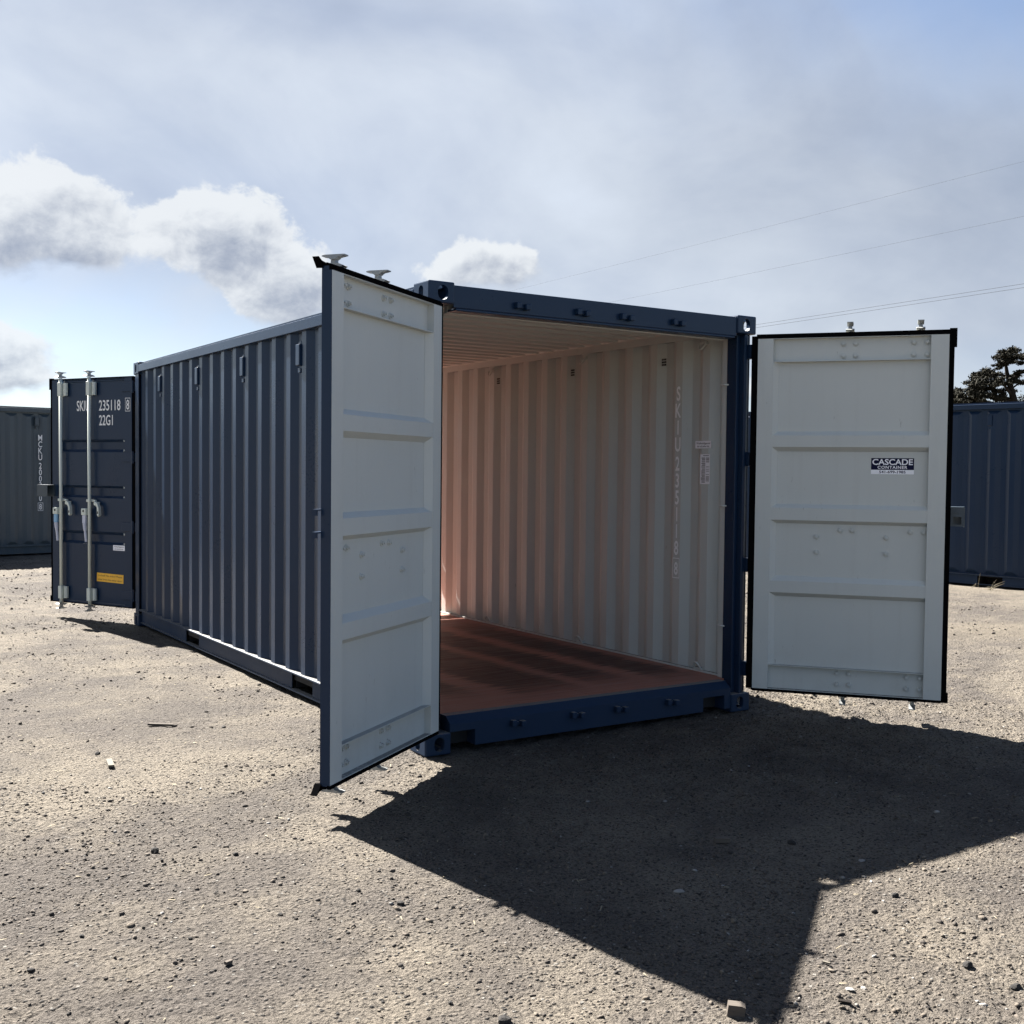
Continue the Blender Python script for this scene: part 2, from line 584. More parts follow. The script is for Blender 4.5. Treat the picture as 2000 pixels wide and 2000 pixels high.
def casting_mesh():
    """corner fitting 0.162 x 0.178 x 0.118 with oval apertures: outer corner at the origin, body towards +x +y, aperture face z down = 0"""
    def ob(name, mb):
        me = mb.mesh(name, M_NAVY)
        o = bpy.data.objects.new(name, me)
        C.objects.link(o)
        return o

    def stadium(cx, cy, w, h, n=10):
        r = min(w, h) / 2
        pts = []
        for i in range(n + 1):
            t = math.pi * i / n
            if h >= w:
                pts.append((cx + r * math.cos(t), cy + (h / 2 - r) + r * math.sin(t)))
            else:
                pts.append((cx + (w / 2 - r) + r * math.cos(t - math.pi / 2), cy + r * math.sin(t - math.pi / 2)))
        for i in range(n + 1):
            t = math.pi + math.pi * i / n
            if h >= w:
                pts.append((cx + r * math.cos(t), cy - (h / 2 - r) + r * math.sin(t)))
            else:
                pts.append((cx - (w / 2 - r) + r * math.cos(t - math.pi / 2), cy + r * math.sin(t - math.pi / 2)))
        return pts
    a = ob('cast', MB().box(0, 0.162, 0, 0.178, 0, 0.118, 0, 0.008))
    cutters = [ob('cut', MB().box(0.028, 0.134, 0.030, 0.150, 0.030, 0.092)),
               ob('cut', MB().prism(stadium(0.089, 0.060, 0.064, 0.080), -0.05, 0.09, 'y')),
               ob('cut', MB().prism(stadium(0.089, 0.060, 0.052, 0.080), -0.05, 0.07, 'x')),
               ob('cut', MB().prism(stadium(0.079, 0.089, 0.064, 0.124), -0.05, 0.06, 'z'))]
    for c in cutters:
        md = a.modifiers.new('b', 'BOOLEAN')
        md.operation = 'DIFFERENCE'
        md.solver = 'EXACT'
        md.object = c
    dg = bpy.context.evaluated_depsgraph_get()
    me = bpy.data.meshes.new_from_object(a.evaluated_get(dg))
    vs = [tuple(v.co) for v in me.vertices]
    fs = [list(p.vertices) for p in me.polygons]
    for o in cutters + [a]:
        bpy.data.objects.remove(o)
    bpy.data.meshes.remove(me)
    return vs, fs


CAST = casting_mesh()


def corrugated(span0, span1, z0, z1, pitch, phase, depth, out_w, slope, ramp=0.0, thick=0.0025, flat_ends=(0, 0)):
    """trapezoid sheet in local (along, across, z): across 0 = proud flats, +depth = recessed flats. Two skins: 0 outer, 1 inner."""
    prof = []
    n0 = int(math.floor((span0 - phase) / pitch)) - 1
    n1 = int(math.ceil((span1 - phase) / pitch)) + 1
    rec = pitch - out_w - 2 * slope
    for i in range(n0, n1 + 1):
        a = phase + i * pitch
        prof += [(a, 0.0), (a + out_w, 0.0), (a + out_w + slope, depth), (a + out_w + slope + rec, depth)]
    lo, hi = span0 + flat_ends[0], span1 - flat_ends[1]

    def val(t):
        for (a, b), (c, d) in zip(prof[:-1], prof[1:]):
            if a <= t <= c:
                return b + (d - b) * (t - a) / max(c - a, 1e-9)
        return 0.0
    pts = [(lo, val(lo))] + [q for q in prof if lo + 1e-4 < q[0] < hi - 1e-4] + [(hi, val(hi))]
    if flat_ends[0]:
        v_ = pts[0][1]
        pts = [(span0, v_)] + pts
    if flat_ends[1]:
        pts = pts + [(span1, pts[-1][1])]
    zs = [z0, z1] if not ramp else [z0, z0 + 0.02, z0 + 0.02 + ramp, z1 - 0.02 - ramp, z1 - 0.02, z1]
    rows = []
    for i, z in enumerate(zs):
        fl = ramp and i in (0, 1, len(zs) - 2, len(zs) - 1)
        rows.append([(a, depth if fl else c, z) for a, c in pts])
    return rows, thick


def sheet(mb, rows, thick, place, m_out=0, m_in=1):
    n = len(rows[0])
    for side, off, mt in ((0, 0.0, m_out), (1, thick, m_in)):
        vs = [place(a, c + off, z) for r in rows for (a, c, z) in r]
        fs = [[i * n + j, i * n + j + 1, (i + 1) * n + j + 1, (i + 1) * n + j] for i in range(len(rows) - 1) for j in range(n - 1)]
        if side:
            fs = [f[::-1] for f in fs]
        mb.add(vs, fs, mt)


def build_shell(root, paint_, inner, open_ends, ramp, phase_left=1.497 - 0.036, phase_right=0.506, vents_left=(), vents_right=()):
    """posts, castings, rails, corrugated sides, roof: everything of a container but its doors. Local x across, y along, z up."""
    # corner castings
    for sx in (0, 1):
        for sy in (0, 1):
            for sz in (0, 1):
                vs = [((W - x) if sx else x, (L - y) if sy else y, (H - z) if sz else z) for x, y, z in CAST[0]]
                fs = CAST[1] if (sx + sy + sz) % 2 == 0 else [f[::-1] for f in CAST[1]]
                mb = MB()
                mb.add(vs, fs)
                mb.build('corner_casting', paint_, root, fix=False)
    # corner posts: outer plate, front plate and a pale inner tube
    for sx in (0, 1):
        for sy in (0, 1):
            mb = MB()
            def fx(a): return W - a if sx else a
            def fy(a): return L - a if sy else a
            def bx(x0, x1, y0, y1, z0, z1, m):
                xa, xb = sorted((fx(x0), fx(x1)))
                ya, yb = sorted((fy(y0), fy(y1)))
                mb.box(xa, xb, ya, yb, z0, z1, m, 0.004)
            bx(0.004, 0.012, 0.050, 0.172, 0.118, H - 0.118, 0)
            bx(0.012, 0.060, 0.052, 0.066, 0.118, H - 0.118, 0)
            bx(0.060, 0.086, 0.014, 0.0595, 0.118, H - 0.118, 0)
            bx(0.0601, 0.112, 0.060, 0.150, 0.118, H - 0.118, 0)
            bx(0.050, 0.100, 0.1505, 0.205, 0.118, H - 0.118, 1)
            mb.build('corner_post', [paint_, inner], root)
            if open_ends:
                for z in (0.55, 1.35, 2.15):                        # lashing bars across the post's inner corner
                    q = MB()
                    q.tube([(fx(0.096), fy(0.195), z), (fx(0.122), fy(0.19), z), (fx(0.126), fy(0.15), z), (fx(0.108), fy(0.135), z)], 0.006, 6)
                    q.build('lashing_bar', inner, root)
    # top and bottom side rails
    for sx in (0, 1):
        xa, xb = (0.0, 0.060) if not sx else (W - 0.060, W)
        MB().box(xa, xb, 0.178, L - 0.178, 2.492, 2.563, 0, 0.004).build('top_rail', paint_, root)
        mb = MB()
        s0 = 0.0 if not sx else W
        d = 1 if not sx else -1
        segs = [(0.178, L / 2 - 1.40), (L / 2 - 1.04, L / 2 + 1.04 - 0.0), (L / 2 + 1.40, L - 0.178)]
        def rb(x0, x1, y0, y1, z0, z1, m=0):
            a_, b_ = sorted((s0 + d * x0, s0 + d * x1))
            mb.box(a_, b_, y0, y1, z0, z1, m, 0.0025)
        rb(0.000, 0.062, 0.178, L - 0.178, 0.158, 0.170)
        rb(0.017, 0.062, 0.178, L - 0.178, 0.030, 0.042)
        for (y0, y1) in segs:
            rb(0.030, 0.036, y0, y1, 0.042, 0.158)
        for yc in (L / 2 - 1.22, L / 2 + 1.22):                     # fork pockets: dark tubes through the base
            rb(0.0605, 0.30, yc - 0.18, yc + 0.18, 0.145, 0.157, 1)
            rb(0.0605, 0.30, yc - 0.18, yc - 0.174, 0.043, 0.145, 1)
            rb(0.0605, 0.30, yc + 0.174, yc + 0.18, 0.043, 0.145, 1)
            rb(0.300, 0.306, yc - 0.18, yc + 0.18, 0.043, 0.157, 1)
        mb.build('bottom_rail', [paint_, M_DARK], root)
        # corrugated side wall
        rows, th = corrugated(0.172, L - 0.172, 0.170, 2.492, 0.2775, phase_left if not sx else phase_right, 0.036, 0.072, 0.068, ramp)
        q = MB()
        if not sx:
            sheet(q, rows, th, lambda a, c, z: (WO + c, a, z))
        else:
            sheet(q, rows, th, lambda a, c, z: (W - WO - c, a, z))
        q.build('side_panel', [paint_, inner], root, fix=False)
        # inner grey trims where wall meets rail and floor
        a_, b_ = (0.0615, 0.068) if not sx else (W - 0.068, W - 0.0615)
        MB().box(a_, b_, 0.178, L - 0.178, 2.488, 2.560, 0).build('rail_liner', inner, root)
        a_, b_ = (0.040, 0.064) if not sx else (W - 0.064, W - 0.040)
        MB().box(a_, b_, 0.150, L - 0.150, 2.5632, 2.5866, 0).build('roof_edge', paint_, root)
        a_, b_ = (0.0625, 0.084) if not sx else (W - 0.084, W - 0.0625)
        MB().box(a_, b_, 0.21, L - 0.21, 0.150, 0.214, 0, 0.003).build('floor_edge_strip', inner, root)
    # header and sill at each end
    for sy in (0, 1):
        def fy(a): return L - a if sy else a
        mb = MB()
        def bx(x0, x1, y0, y1, z0, z1, m=0, bv=0.004):
            ya, yb = sorted((fy(y0), fy(y1)))
            mb.box(x0, x1, ya, yb, z0, z1, m, bv)
        bx(0.162, W - 0.162, 0.012, 0.020, 2.455, 2.578)
        bx(0.162, W - 0.162, 0.020, 0.150, 2.566, 2.576)
        bx(0.178, W - 0.178, 0.012, 0.110, 2.440, 2.4545)
        bx(0.178, W - 0.178, 0.1105, 0.150, 2.436, 2.566, 1)
        mb.build('door_header', [paint_, inner], root)
        mb = MB()
        sl_ = [(fy(0.012), 0.028), (fy(0.012), 0.160), (fy(0.062), 0.200), (fy(0.125), 0.200), (fy(0.125), 0.028)]
        slots = [(0.162, 0.172), (0.325, W - 0.400), (W - 0.212, W - 0.162)] if True else []
        mb.prism(sl_, 0.325, W - 0.400, 'x')
        up_ = [(fy(0.012), 0.118), (fy(0.012), 0.160), (fy(0.062), 0.200), (fy(0.125), 0.200), (fy(0.125), 0.118)]
        mb.prism(up_, 0.162, 0.325, 'x')
        mb.prism(up_, W - 0.400, W - 0.162, 'x')
        bx(W - 0.215, W - 0.162, 0.012, 0.125, 0.028, 0.118, 0, 0)
        mb.box(0.163, 0.324, *sorted((fy(0.100), fy(0.125))), 0.030, 0.118, 1)
        mb.box(W - 0.399, W - 0.216, *sorted((fy(0.100), fy(0.125))), 0.030, 0.118, 1)
        mb.build('door_sill', [paint_, M_DARK], root)
    # roof sheet, corrugated across
    rows, th = corrugated(0.150, L - 0.150, 0.060, W - 0.060, 0.209, 0.02, 0.046, 0.080, 0.022, 0.05)
    q = MB()
    sheet(q, rows, th, lambda a, c, z: (z, a, 2.5885 - c))
    q.build('roof_panel', [paint_, inner], root, fix=False)
    # vent hoods
    for ys, sx in ((vents_left, 0), (vents_right, 1)):
        for y in ys:
            q = MB()
            s0, d = (0.0, 1) if not sx else (W, -1)
            def rb(x0, x1, y0, y1, z0, z1, bv=0.003):
                a_, b_ = sorted((s0 + d * x0, s0 + d * x1))
                q.box(a_, b_, y0, y1, z0, z1, 0, bv)
            rb(0.006, WO + 0.034, y - 0.034, y + 0.034, 2.262, 2.408, 0.006)
            rb(0.026, WO + 0.035, y - 0.024, y + 0.024, 2.4082, 2.428)
            rb(0.020, WO + 0.035, y - 0.022, y + 0.022, 2.216, 2.246)
            q.build('vent', paint_, root)


# ------------------------------------------------------------------ doors
RIBS = [(1.840, 1.813, 1.740, 1.711), (1.372, 1.347, 1.269, 1.246), (0.906, 0.874, 0.799, 0.772)]
RODS = (0.583, 1.006)
BOLT_TOP = [(u, z) for u in (0.546, 0.620, 0.967, 1.046) for z in (2.394, 2.318, 0.291, 0.219)]
BOLT_MID = [(0.402, 1.165), (0.548, 1.209), (0.623, 1.211), (0.828, 1.168), (0.972, 1.209), (1.049, 1.209), (0.404, 1.066), (0.829, 1.067)]


def hexbolt_mesh():
    q = MB()
    n = 6
    for (r, y0, y1) in ((0.0165, 0.0, 0.005), (0.0125, 0.005, 0.016)):
        m_ = n if r < 0.014 else 12
        vs = [(r * math.cos(2 * math.pi * i / m_), y0, r * math.sin(2 * math.pi * i / m_)) for i in range(m_)] + [(0.94 * r * math.cos(2 * math.pi * i / m_), y1, 0.94 * r * math.sin(2 * math.pi * i / m_)) for i in range(m_)]
        q.add(vs, [[i, (i + 1) % m_, m_ + (i + 1) % m_, m_ + i] for i in range(m_)] + [list(range(m_))[::-1], list(range(m_, 2 * m_))])
    q.tube([(0, 0.0155, 0), (0, 0.023, 0)], 0.0065, 8)
    return q


BOLT_P = hexbolt_mesh().mesh('bolt', M_GREY)
BOLT_N = hexbolt_mesh().mirror_y().mesh('bolt', M_GREY)


def build_door(root, pivot, ang, s, free_gasket, lock_box, extra_edge=None, side=1):
    """leaf: local x from hinge to free edge, local +y (times s) towards the inside of the container, z up"""
    D = MB()
    # panel skin with three pressed ribs and C-channel top and bottom
    wr = -0.036
    prof = [(0.0, 0.166), (0.0, 0.170), (wr, 0.1701), (wr, 0.3205), (0.0, 0.3207), (0.0, 0.3247), (wr, 0.3249)]
    for (a, b, c, d) in RIBS[::-1]:
        prof += [(wr, d), (-0.001, c), (-0.001, b), (wr, a)]
    prof += [(wr, 2.2849), (0.0, 2.2851), (0.0, 2.2891), (wr, 2.2893), (wr, 2.4329), (0.0, 2.4331), (0.0, 2.4365)]
    u0_, u1_ = 0.113, 1.067
    n = len(prof)
    D.add([(u0_, w, z) for w, z in prof] + [(u1_, w, z) for w, z in prof], [[i, i + 1, n + i + 1, n + i] for i in range(n - 1)], 0)
    ext = [(-0.050, 0.162), (-0.050, 0.176), (wr - 0.004, 0.180), (wr - 0.004, 0.315)]
    for (a, b, c, d) in RIBS[::-1]:
        ext += [(wr - 0.004, d), (-0.006, c), (-0.006, b), (wr - 0.004, a)]
    ext += [(wr - 0.004, 2.290), (wr - 0.004, 2.424), (-0.050, 2.428), (-0.050, 2.456)]
    n = len(ext)
    D.add([(u0_, w, z) for w, z in ext] + [(u1_, w, z) for w, z in ext], [[i, n + i, n + i + 1, i + 1] for i in range(n - 1)], 1)
    # frame tubes: inner faces pale grey, the rest navy
    D.box(0.015, 0.113, -0.050, 0.001, 0.1655, 2.4365, 0, 0, (1, 0, 1, 0, 1, 1))
    D.box(1.067, 1.172, -0.050, 0.001, 0.1655, 2.4365, 0, 0, (0, 1, 1, 0, 1, 1))
    D.box(0.015, 1.172, -0.050, -0.014, 2.437, 2.455, 1)
    D.box(0.015, 1.172, -0.050, -0.014, 0.160, 0.165, 1)
    # side slopes that close the ribs against the hinge tube
    for z0, z1 in ((0.325, 0.797), (0.876, 1.267), (1.349, 1.738), (1.815, 2.285)):
        D.add([(0.113, 0.0, z0), (0.113, 0.0, z1), (0.148, wr + 0.0008, z1), (0.148, wr + 0.0008, z0)], [[0, 1, 2, 3]], 0)
    if s < 0:
        D.mirror_y()
    door = D.build('door', [M_GREY, M_NAVY], root, (pivot[0], pivot[1], 0), R(ang))

    def sub(name, mb, mats, smooth_=False):
        if s < 0:
            mb.mirror_y()
        return mb.build(name, mats, door, smooth_=smooth_)
    # gasket
    g = MB()
    fu = 1.204 if free_gasket else 1.1745
    g.box(0.004, fu, -0.040, -0.020, 2.4555, 2.468)
    g.box(0.004, fu, -0.040, -0.020, 0.148, 0.1595)
    g.box(-0.026, 0.0145, -0.042, -0.010, 0.160, 2.4553)
    g.box(0.0155, 1.1715, -0.0135, 0.002, 2.4370, 2.4554)
    g.box(0.0155, 1.1715, -0.0135, 0.002, 0.1480, 0.1648)
    g.box(0.010, fu - 0.01, -0.0195, -0.004, 2.4556, 2.463)
    if free_gasket:
        g.box(1.1725, fu, -0.044, -0.016, 0.1597, 2.4553)
        g.box(1.1725, fu - 0.018, -0.0155, -0.002, 0.1597, 2.4553)
        g.box(1.175, fu + 0.014, -0.050, -0.020, 2.4685, 2.476)
        g.box(fu + 0.0003, fu + 0.014, -0.050, -0.020, 2.36, 2.468)
        g.box(fu + 0.0003, fu + 0.010, -0.050, -0.020, 0.148, 0.21)
    else:
        for zc, sg in ((2.4555, 1), (0.1595, -1)):
            g.prism([(1.120, zc), (1.176, zc - 0.010 * sg), (1.212, zc + 0.034 * sg), (1.184, zc + 0.020 * sg), (1.120, zc + 0.0135 * sg)], -0.075, -0.042, 'y')
    sub('gasket', g, M_RUBBER)
    # hinges
    for z in (2.36, 1.66, 0.965, 0.28):
        h = MB()
        h.box(-0.004, 0.150, -0.062, -0.0505, z - 0.045, z + 0.045, 0, 0.003)
        h.tube([(-0.006, -0.060, z - 0.060), (-0.006, -0.060, z + 0.060)], 0.013, 10)
        sub('hinge', h, M_NAVY)
    # locking rods with cams, brackets, handles
    for i, u in enumerate(RODS):
        yr = -0.082
        r_ = MB()
        r_.tube([(u, yr, 0.150), (u, yr, 2.470)], 0.017, 14)
        sub('lock_rod', r_, M_ZINC, True)
        for zc, sg in ((2.476, 1), (0.146, -1)):
            c_ = MB()
            P = lambda a, b: (yr + a, zc + sg * b)
            c_.prism([P(-0.050, 0.004), P(-0.040, 0.0), P(0.044, 0.0), P(0.054, 0.006), P(0.040, 0.013), P(0.016, 0.018), P(-0.018, 0.018), P(-0.040, 0.012)], u - 0.026, u + 0.026, 'x')
            c_.prism([P(-0.014, 0.0175), P(0.014, 0.0175), P(0.012, 0.036), P(-0.012, 0.036)], u - 0.012, u + 0.012, 'x')
            c_.prism([P(-0.012, 0.0355), P(0.012, 0.0355), P(0.026, 0.046), P(0.060, 0.052), P(0.060, 0.057), P(-0.040, 0.058), P(-0.056, 0.055), P(-0.056, 0.051), P(-0.026, 0.045)], u - 0.019, u + 0.019, 'x')
            sub('cam', c_, M_GALV)
        for z0, z1, wide in ((2.285, 2.425, 1), (0.195, 0.325, 1), (1.205, 1.232, 0)):
            b_ = MB()
            b_.box(u - 0.024, u + 0.024, yr - 0.022, -0.0505, z0, z1, 0, 0.003)
            b_.box(u - 0.075, u - 0.034, -0.078, -0.052, z0 + 0.004, z1 - 0.004, 0, 0.003)
            if wide:
                b_.tube([(u - 0.055, -0.074, z0 + 0.008), (u - 0.055, -0.074, z1 - 0.008)], 0.014, 8)
            sub('rod_bracket', b_, M_ZINC)
        h = MB()
        ux = lambda a, b: sorted((u + side * a, u + side * b))
        h.box(*ux(0.0175, 0.085), -0.118, -0.078, 1.070, 1.138, 0, 0.006)
        h.tube([(u + side * 0.050, -0.119, 1.112), (u + side * 0.050, -0.121, 1.112)], 0.011, 10, 3)
        h.box(*ux(0.030, 0.075), -0.112, -0.088, 0.985, 1.0695, 2 if i and side > 0 else 1, 0.004)
        h.tube([(u + side * 0.052, -0.100, 0.9845), (u + side * 0.046, -0.100, 0.93), (u + side * 0.042, -0.100, 0.900)], [0.019, 0.018, 0.012], 10, 1)
        h.tube([(u + side * 0.042, -0.100, 0.8995), (u + side * 0.030, -0.100, 0.796)], [0.013, 0.012], 8, 1)
        sub('handle', h, [M_ZINC, M_PLASTIC, M_BLUETAPE, M_DARK])
        t = MB()
        ux = u - 0.135
        t.prism([(ux - 0.062 + 0.05, 1.150), (ux - 0.040 + 0.05, 1.196), (ux + 0.02 + 0.03, 1.212), (ux + 0.058, 1.196), (ux + 0.055, 1.176), (ux + 0.030, 1.170), (ux + 0.012, 1.150), (ux + 0.010, 1.075), (ux - 0.004, 1.060), (ux - 0.016, 1.075)], -0.098, -0.066, 'y')
        t.box(ux - 0.008, ux + 0.004, -0.1005, -0.0985, 1.088, 1.112, 1)
        t.box(ux + 0.020, ux + 0.045, -0.066, -0.050, 1.172, 1.205, 0)
        sub('handle_catch', t, [M_ZINC, M_DARK])
    # bolts seen on the inside
    for (u, z) in BOLT_TOP + BOLT_MID:
        if not free_gasket and u > 1.04:
            u = 1.022
        o = bpy.data.objects.new('bolt', BOLT_P if s > 0 else BOLT_N)
        C.objects.link(o)
        o.parent = door
        o.location = (u, wr * s, z)
    if lock_box:
        b_ = MB()
        b_.box(1.120, 1.285, -0.074, -0.068, 1.250, 1.262)
        b_.box(1.120, 1.285, -0.074, -0.068, 1.308, 1.366)
        b_.box(1.120, 1.222, -0.074, -0.068, 1.262, 1.308)
        b_.box(1.270, 1.285, -0.074, -0.068, 1.262, 1.308)
        b_.box(1.120, 1.288, -0.150, -0.067, 1.3662, 1.372)
        b_.box(1.2855, 1.290, -0.150, -0.067, 1.246, 1.366)
        b_.box(1.130, 1.284, -0.150, -0.145, 1.25, 1.366)
        b_.tube([(1.245, -0.068, 1.338), (1.245, -0.060, 1.338)], 0.008, 8)
        sub('lock_box', b_, M_SLATE)
    if extra_edge:
        for z in extra_edge:
            e_ = MB()
            e_.box(1.100, 1.196, -0.078, -0.052, z, z + 0.006)
            e_.box(1.1962, 1.202, -0.078, -0.052, z - 0.022, z + 0.006)
            sub('edge_bracket', e_, M_NAVY)
    return door


# ------------------------------------------------------------------ the main container
main = thing('shipping_container', 'navy blue container standing open at both ends with pale grey doors swung wide', 'container')
V0 = 1.856
build_shell(main, M_NAVY, M_GREY, True, 0.0, vents_left=[V0 + 1.112 * i for i in range(4)], phase_right=0.506)
# keepers on header and sill
for z in (2.500, 0.124):
    for x in (0.602, 1.025, 1.355, 1.763):
        for sy in (0, 1):
            q = MB()
            ya = 0.012 if not sy else L - 0.012
            d = -1 if not sy else 1
            def fy(a): return ya + d * a
            q.box(x - 0.046, x - 0.016, *sorted((fy(0.0), fy(0.034))), z - 0.018, z + 0.020, 0, 0.005)
            q.box(x + 0.012, x + 0.046, *sorted((fy(0.0), fy(0.040))), z - 0.022, z + 0.012, 0, 0.005)
            q.box(x - 0.0155, x + 0.0115, *sorted((fy(0.0), fy(0.016))), z - 0.012, z + 0.006, 0, 0.003)
            q.build('cam_keeper', M_NAVY, main)
# hinge lugs on the posts
for z in (2.36, 1.66, 0.965, 0.28):
    for x0, x1 in ((0.014, 0.060), (W - 0.060, W - 0.014)):
        for sy in (0, 1):
            ya, yb = (-0.014, 0.052) if not sy else (L - 0.052, L + 0.014)
            MB().box(x0, x1, ya, yb, z - 0.046, z + 0.046, 0, 0.005).build('hinge_lug', M_NAVY, main)
# plywood floor sheets
ny = 5
y0, y1 = 0.128, L - 0.128
for i in range(ny):
    for j in range(2):
        xa = 0.085 + j * (W - 0.17) / 2 + 0.001
        xb = 0.085 + (j + 1) * (W - 0.17) / 2 - 0.001
        ya = y0 + (y1 - y0) * i / ny + 0.001
        yb = y0 + (y1 - y0) * (i + 1) / ny - 0.001
        MB().box(xa, xb, ya, yb, 0.172, 0.200 + 0.0006 * ((i + j) % 2), 0).build('plywood_sheet', M_FLOOR, main)
MB().box(0.05, W - 0.05, 0.125, L - 0.125, 0.100, 0.160, 0).build('floor_frame', M_DARK, main)
# lashing rings by the floor and under the roof on both side walls
for sx in (0, 1):
    for y in (0.42, 1.79, 3.16, 4.53, 5.62):
        for z, nm in ((0.222, 1), (2.452, -1)):
            q = MB()
            xw = 0.076 if not sx else W - 0.076
            d = 1 if not sx else -1
            pts = []
            for i in range(9):
                t = math.pi * i / 8
                pts.append((xw + d * (0.006 + 0.022 * math.sin(t)), y + 0.030 * math.cos(t), z + nm * 0.046 * math.sin(t)))
            q.tube(pts, 0.0065, 6)
            q.box(*sorted((xw - d * 0.012, xw + d * 0.010)), y - 0.040, y + 0.040, z - 0.012, z + 0.008, 0, 0.003)
            q.build('lashing_ring', M_GREY, main)
# vent grilles seen from the inside of the right hand wall, and on the left one
for sx in (0, 1):
    for i in range(5):
        y = (0.845 if sx else V0 - 1.112) + 1.11 * i
        q = MB()
        xw = W - WO - 0.0395 if sx else WO + 0.0395
        for a in range(3):
            for b in range(3):
                yy = y - 0.017 + a * 0.017
                zz = 2.335 + b * 0.019
                q.box(xw - 0.0012, xw + 0.0012, yy - 0.0062, yy + 0.0062, zz - 0.0062, zz + 0.0062)
        q.build('vent_grille', M_DARK, main)
# serial lettering down the right hand wall
q = MB()
XI = W - 0.006 - 0.0025 - 0.0012
z = 2.075
YS = 0.683
for ch in 'SKIU':
    put_text(q, ch, 0.095, lambda u, v, z=z: (W - WO - 0.0400, YS - u, z + v), 0.66, 0, 'center', thick=0.020)
    z -= 0.119
z -= 0.016
for ch in '235118':
    put_text(q, ch, 0.095, lambda u, v, z=z: (W - WO - 0.0400, YS - u, z + v), 0.66, 0, 'center', thick=0.020)
    z -= 0.119
z -= 0.022
put_text(q, '8', 0.085, lambda u, v, z=z: (W - WO - 0.0400, YS - u, z + v), 0.66, 0, 'center', thick=0.020)
for (a, b, c, d) in ((-0.036, 0.036, 0.112, 0.117), (-0.036, 0.036, -0.026, -0.021), (-0.036, -0.032, -0.021, 0.112), (0.032, 0.036, -0.021, 0.112)):
    q.add([(W - WO - 0.0400, YS - a, z + c), (W - WO - 0.0400, YS - b, z + c), (W - WO - 0.0400, YS - b, z + d), (W - WO - 0.0400, YS - a, z + d)], [[0, 1, 2, 3]])
q.build('lettering', M_FADED, main, fix=False)
# stickers on the right hand wall
def wall_sticker(y0_, y1_, z0_, z1_, x=W - WO - 0.0398):
    q = MB()
    q.box(x - 0.0006, x + 0.0006, y0_, y1_, z0_, z1_, 0)
    return q, (lambda yc: (lambda u, v, z: (x - 0.0012, yc - u, z + v)))
q, at = wall_sticker(0.342, 0.500, 1.735, 1.786)
put_text(q, 'Wyfenlidgemni', 0.0135, lambda u, v: (W - WO - 0.0408, 0.421 - u, 1.763 + v), 1, 1, 'center', 0.138, 0.01)
put_text(q, 'da nuLoeke hat', 0.0135, lambda u, v: (W - WO - 0.0408, 0.421 - u, 1.743 + v), 1, 1, 'center', 0.120, 0.01)
q.build('sticker', [M_STWHITE, M_INK], main, fix=False)['label'] = 'small white two line sticker'
q, at = wall_sticker(0.352, 0.447, 1.490, 1.694)
def bar(y0_, y1_, z0_, z1_):
    q.add([(W - WO - 0.0408, y0_, z0_), (W - WO - 0.0408, y1_, z0_), (W - WO - 0.0408, y1_, z1_), (W - WO - 0.0408, y0_, z1_)], [[0, 1, 2, 3]], 1)
bar(0.362, 0.420, 1.6825, 1.6865)
zz = 1.674
rr = random.Random(3)
while zz > 1.500:
    hh = rr.choice((0.0025, 0.004, 0.003))
    bar(0.398, 0.432 + rr.uniform(-0.004, 0.006), zz - hh, zz)
    if rr.random() < 0.62:
        bar(0.358, 0.390, zz - hh, zz)
    zz -= hh + rr.uniform(0.003, 0.0055)
q.build('data_label', [M_STWHITE, M_INK], main, fix=False)

# doors
door_nl = build_door(main, (0.0365, -0.0919), 216.29, 1, False, False, extra_edge=(1.385, 1.285), side=-1)
door_nr = build_door(main, (2.3769, -0.0587), -50.99, -1, True, True, side=-1)
door_fl = build_door(main, (0.0192 + 0.03, 6.1056 + 0.02), 118.39, -1, True, True)
door_fr = build_door(main, (W - 0.045, L + 0.095), 38.0, 1, False, False, extra_edge=(1.335, 1.205))

# sticker on the right hand door
q = MB()
yy = -(-0.036) - 0.0007          # local y of the panel for a mirrored leaf
X0_, X1_, Z0_, Z1_ = 0.728, 0.984, 1.571, 1.672
q.box(X0_, X1_, yy - 0.0006, yy + 0.0006, Z0_ + 0.0275, Z1_, 0)
q.box(X0_, X1_, yy - 0.0006, yy + 0.0006, Z0_, Z0_ + 0.0272, 1)
at = lambda zc: (lambda u, v: ((X0_ + X1_) / 2 + u, yy - 0.0011, zc + v))
put_text(q, 'CASCADE', 0.0350, at(1.6305), 1, 1, 'center', 0.242, 0.022)
put_text(q, 'CONTAINER', 0.0175, at(1.6055), 1, 1, 'center', 0.178, 0.022, spacing=1.15)
put_text(q, '541-699-1985', 0.0160, at(1.5770), 1, 2, 'center', 0.158, 0.020)
o = q.build('sticker', [M_STNAVY, M_STWHITE, M_STNAVY], door_nr, fix=False)
o['label'] = 'navy and white company sticker'

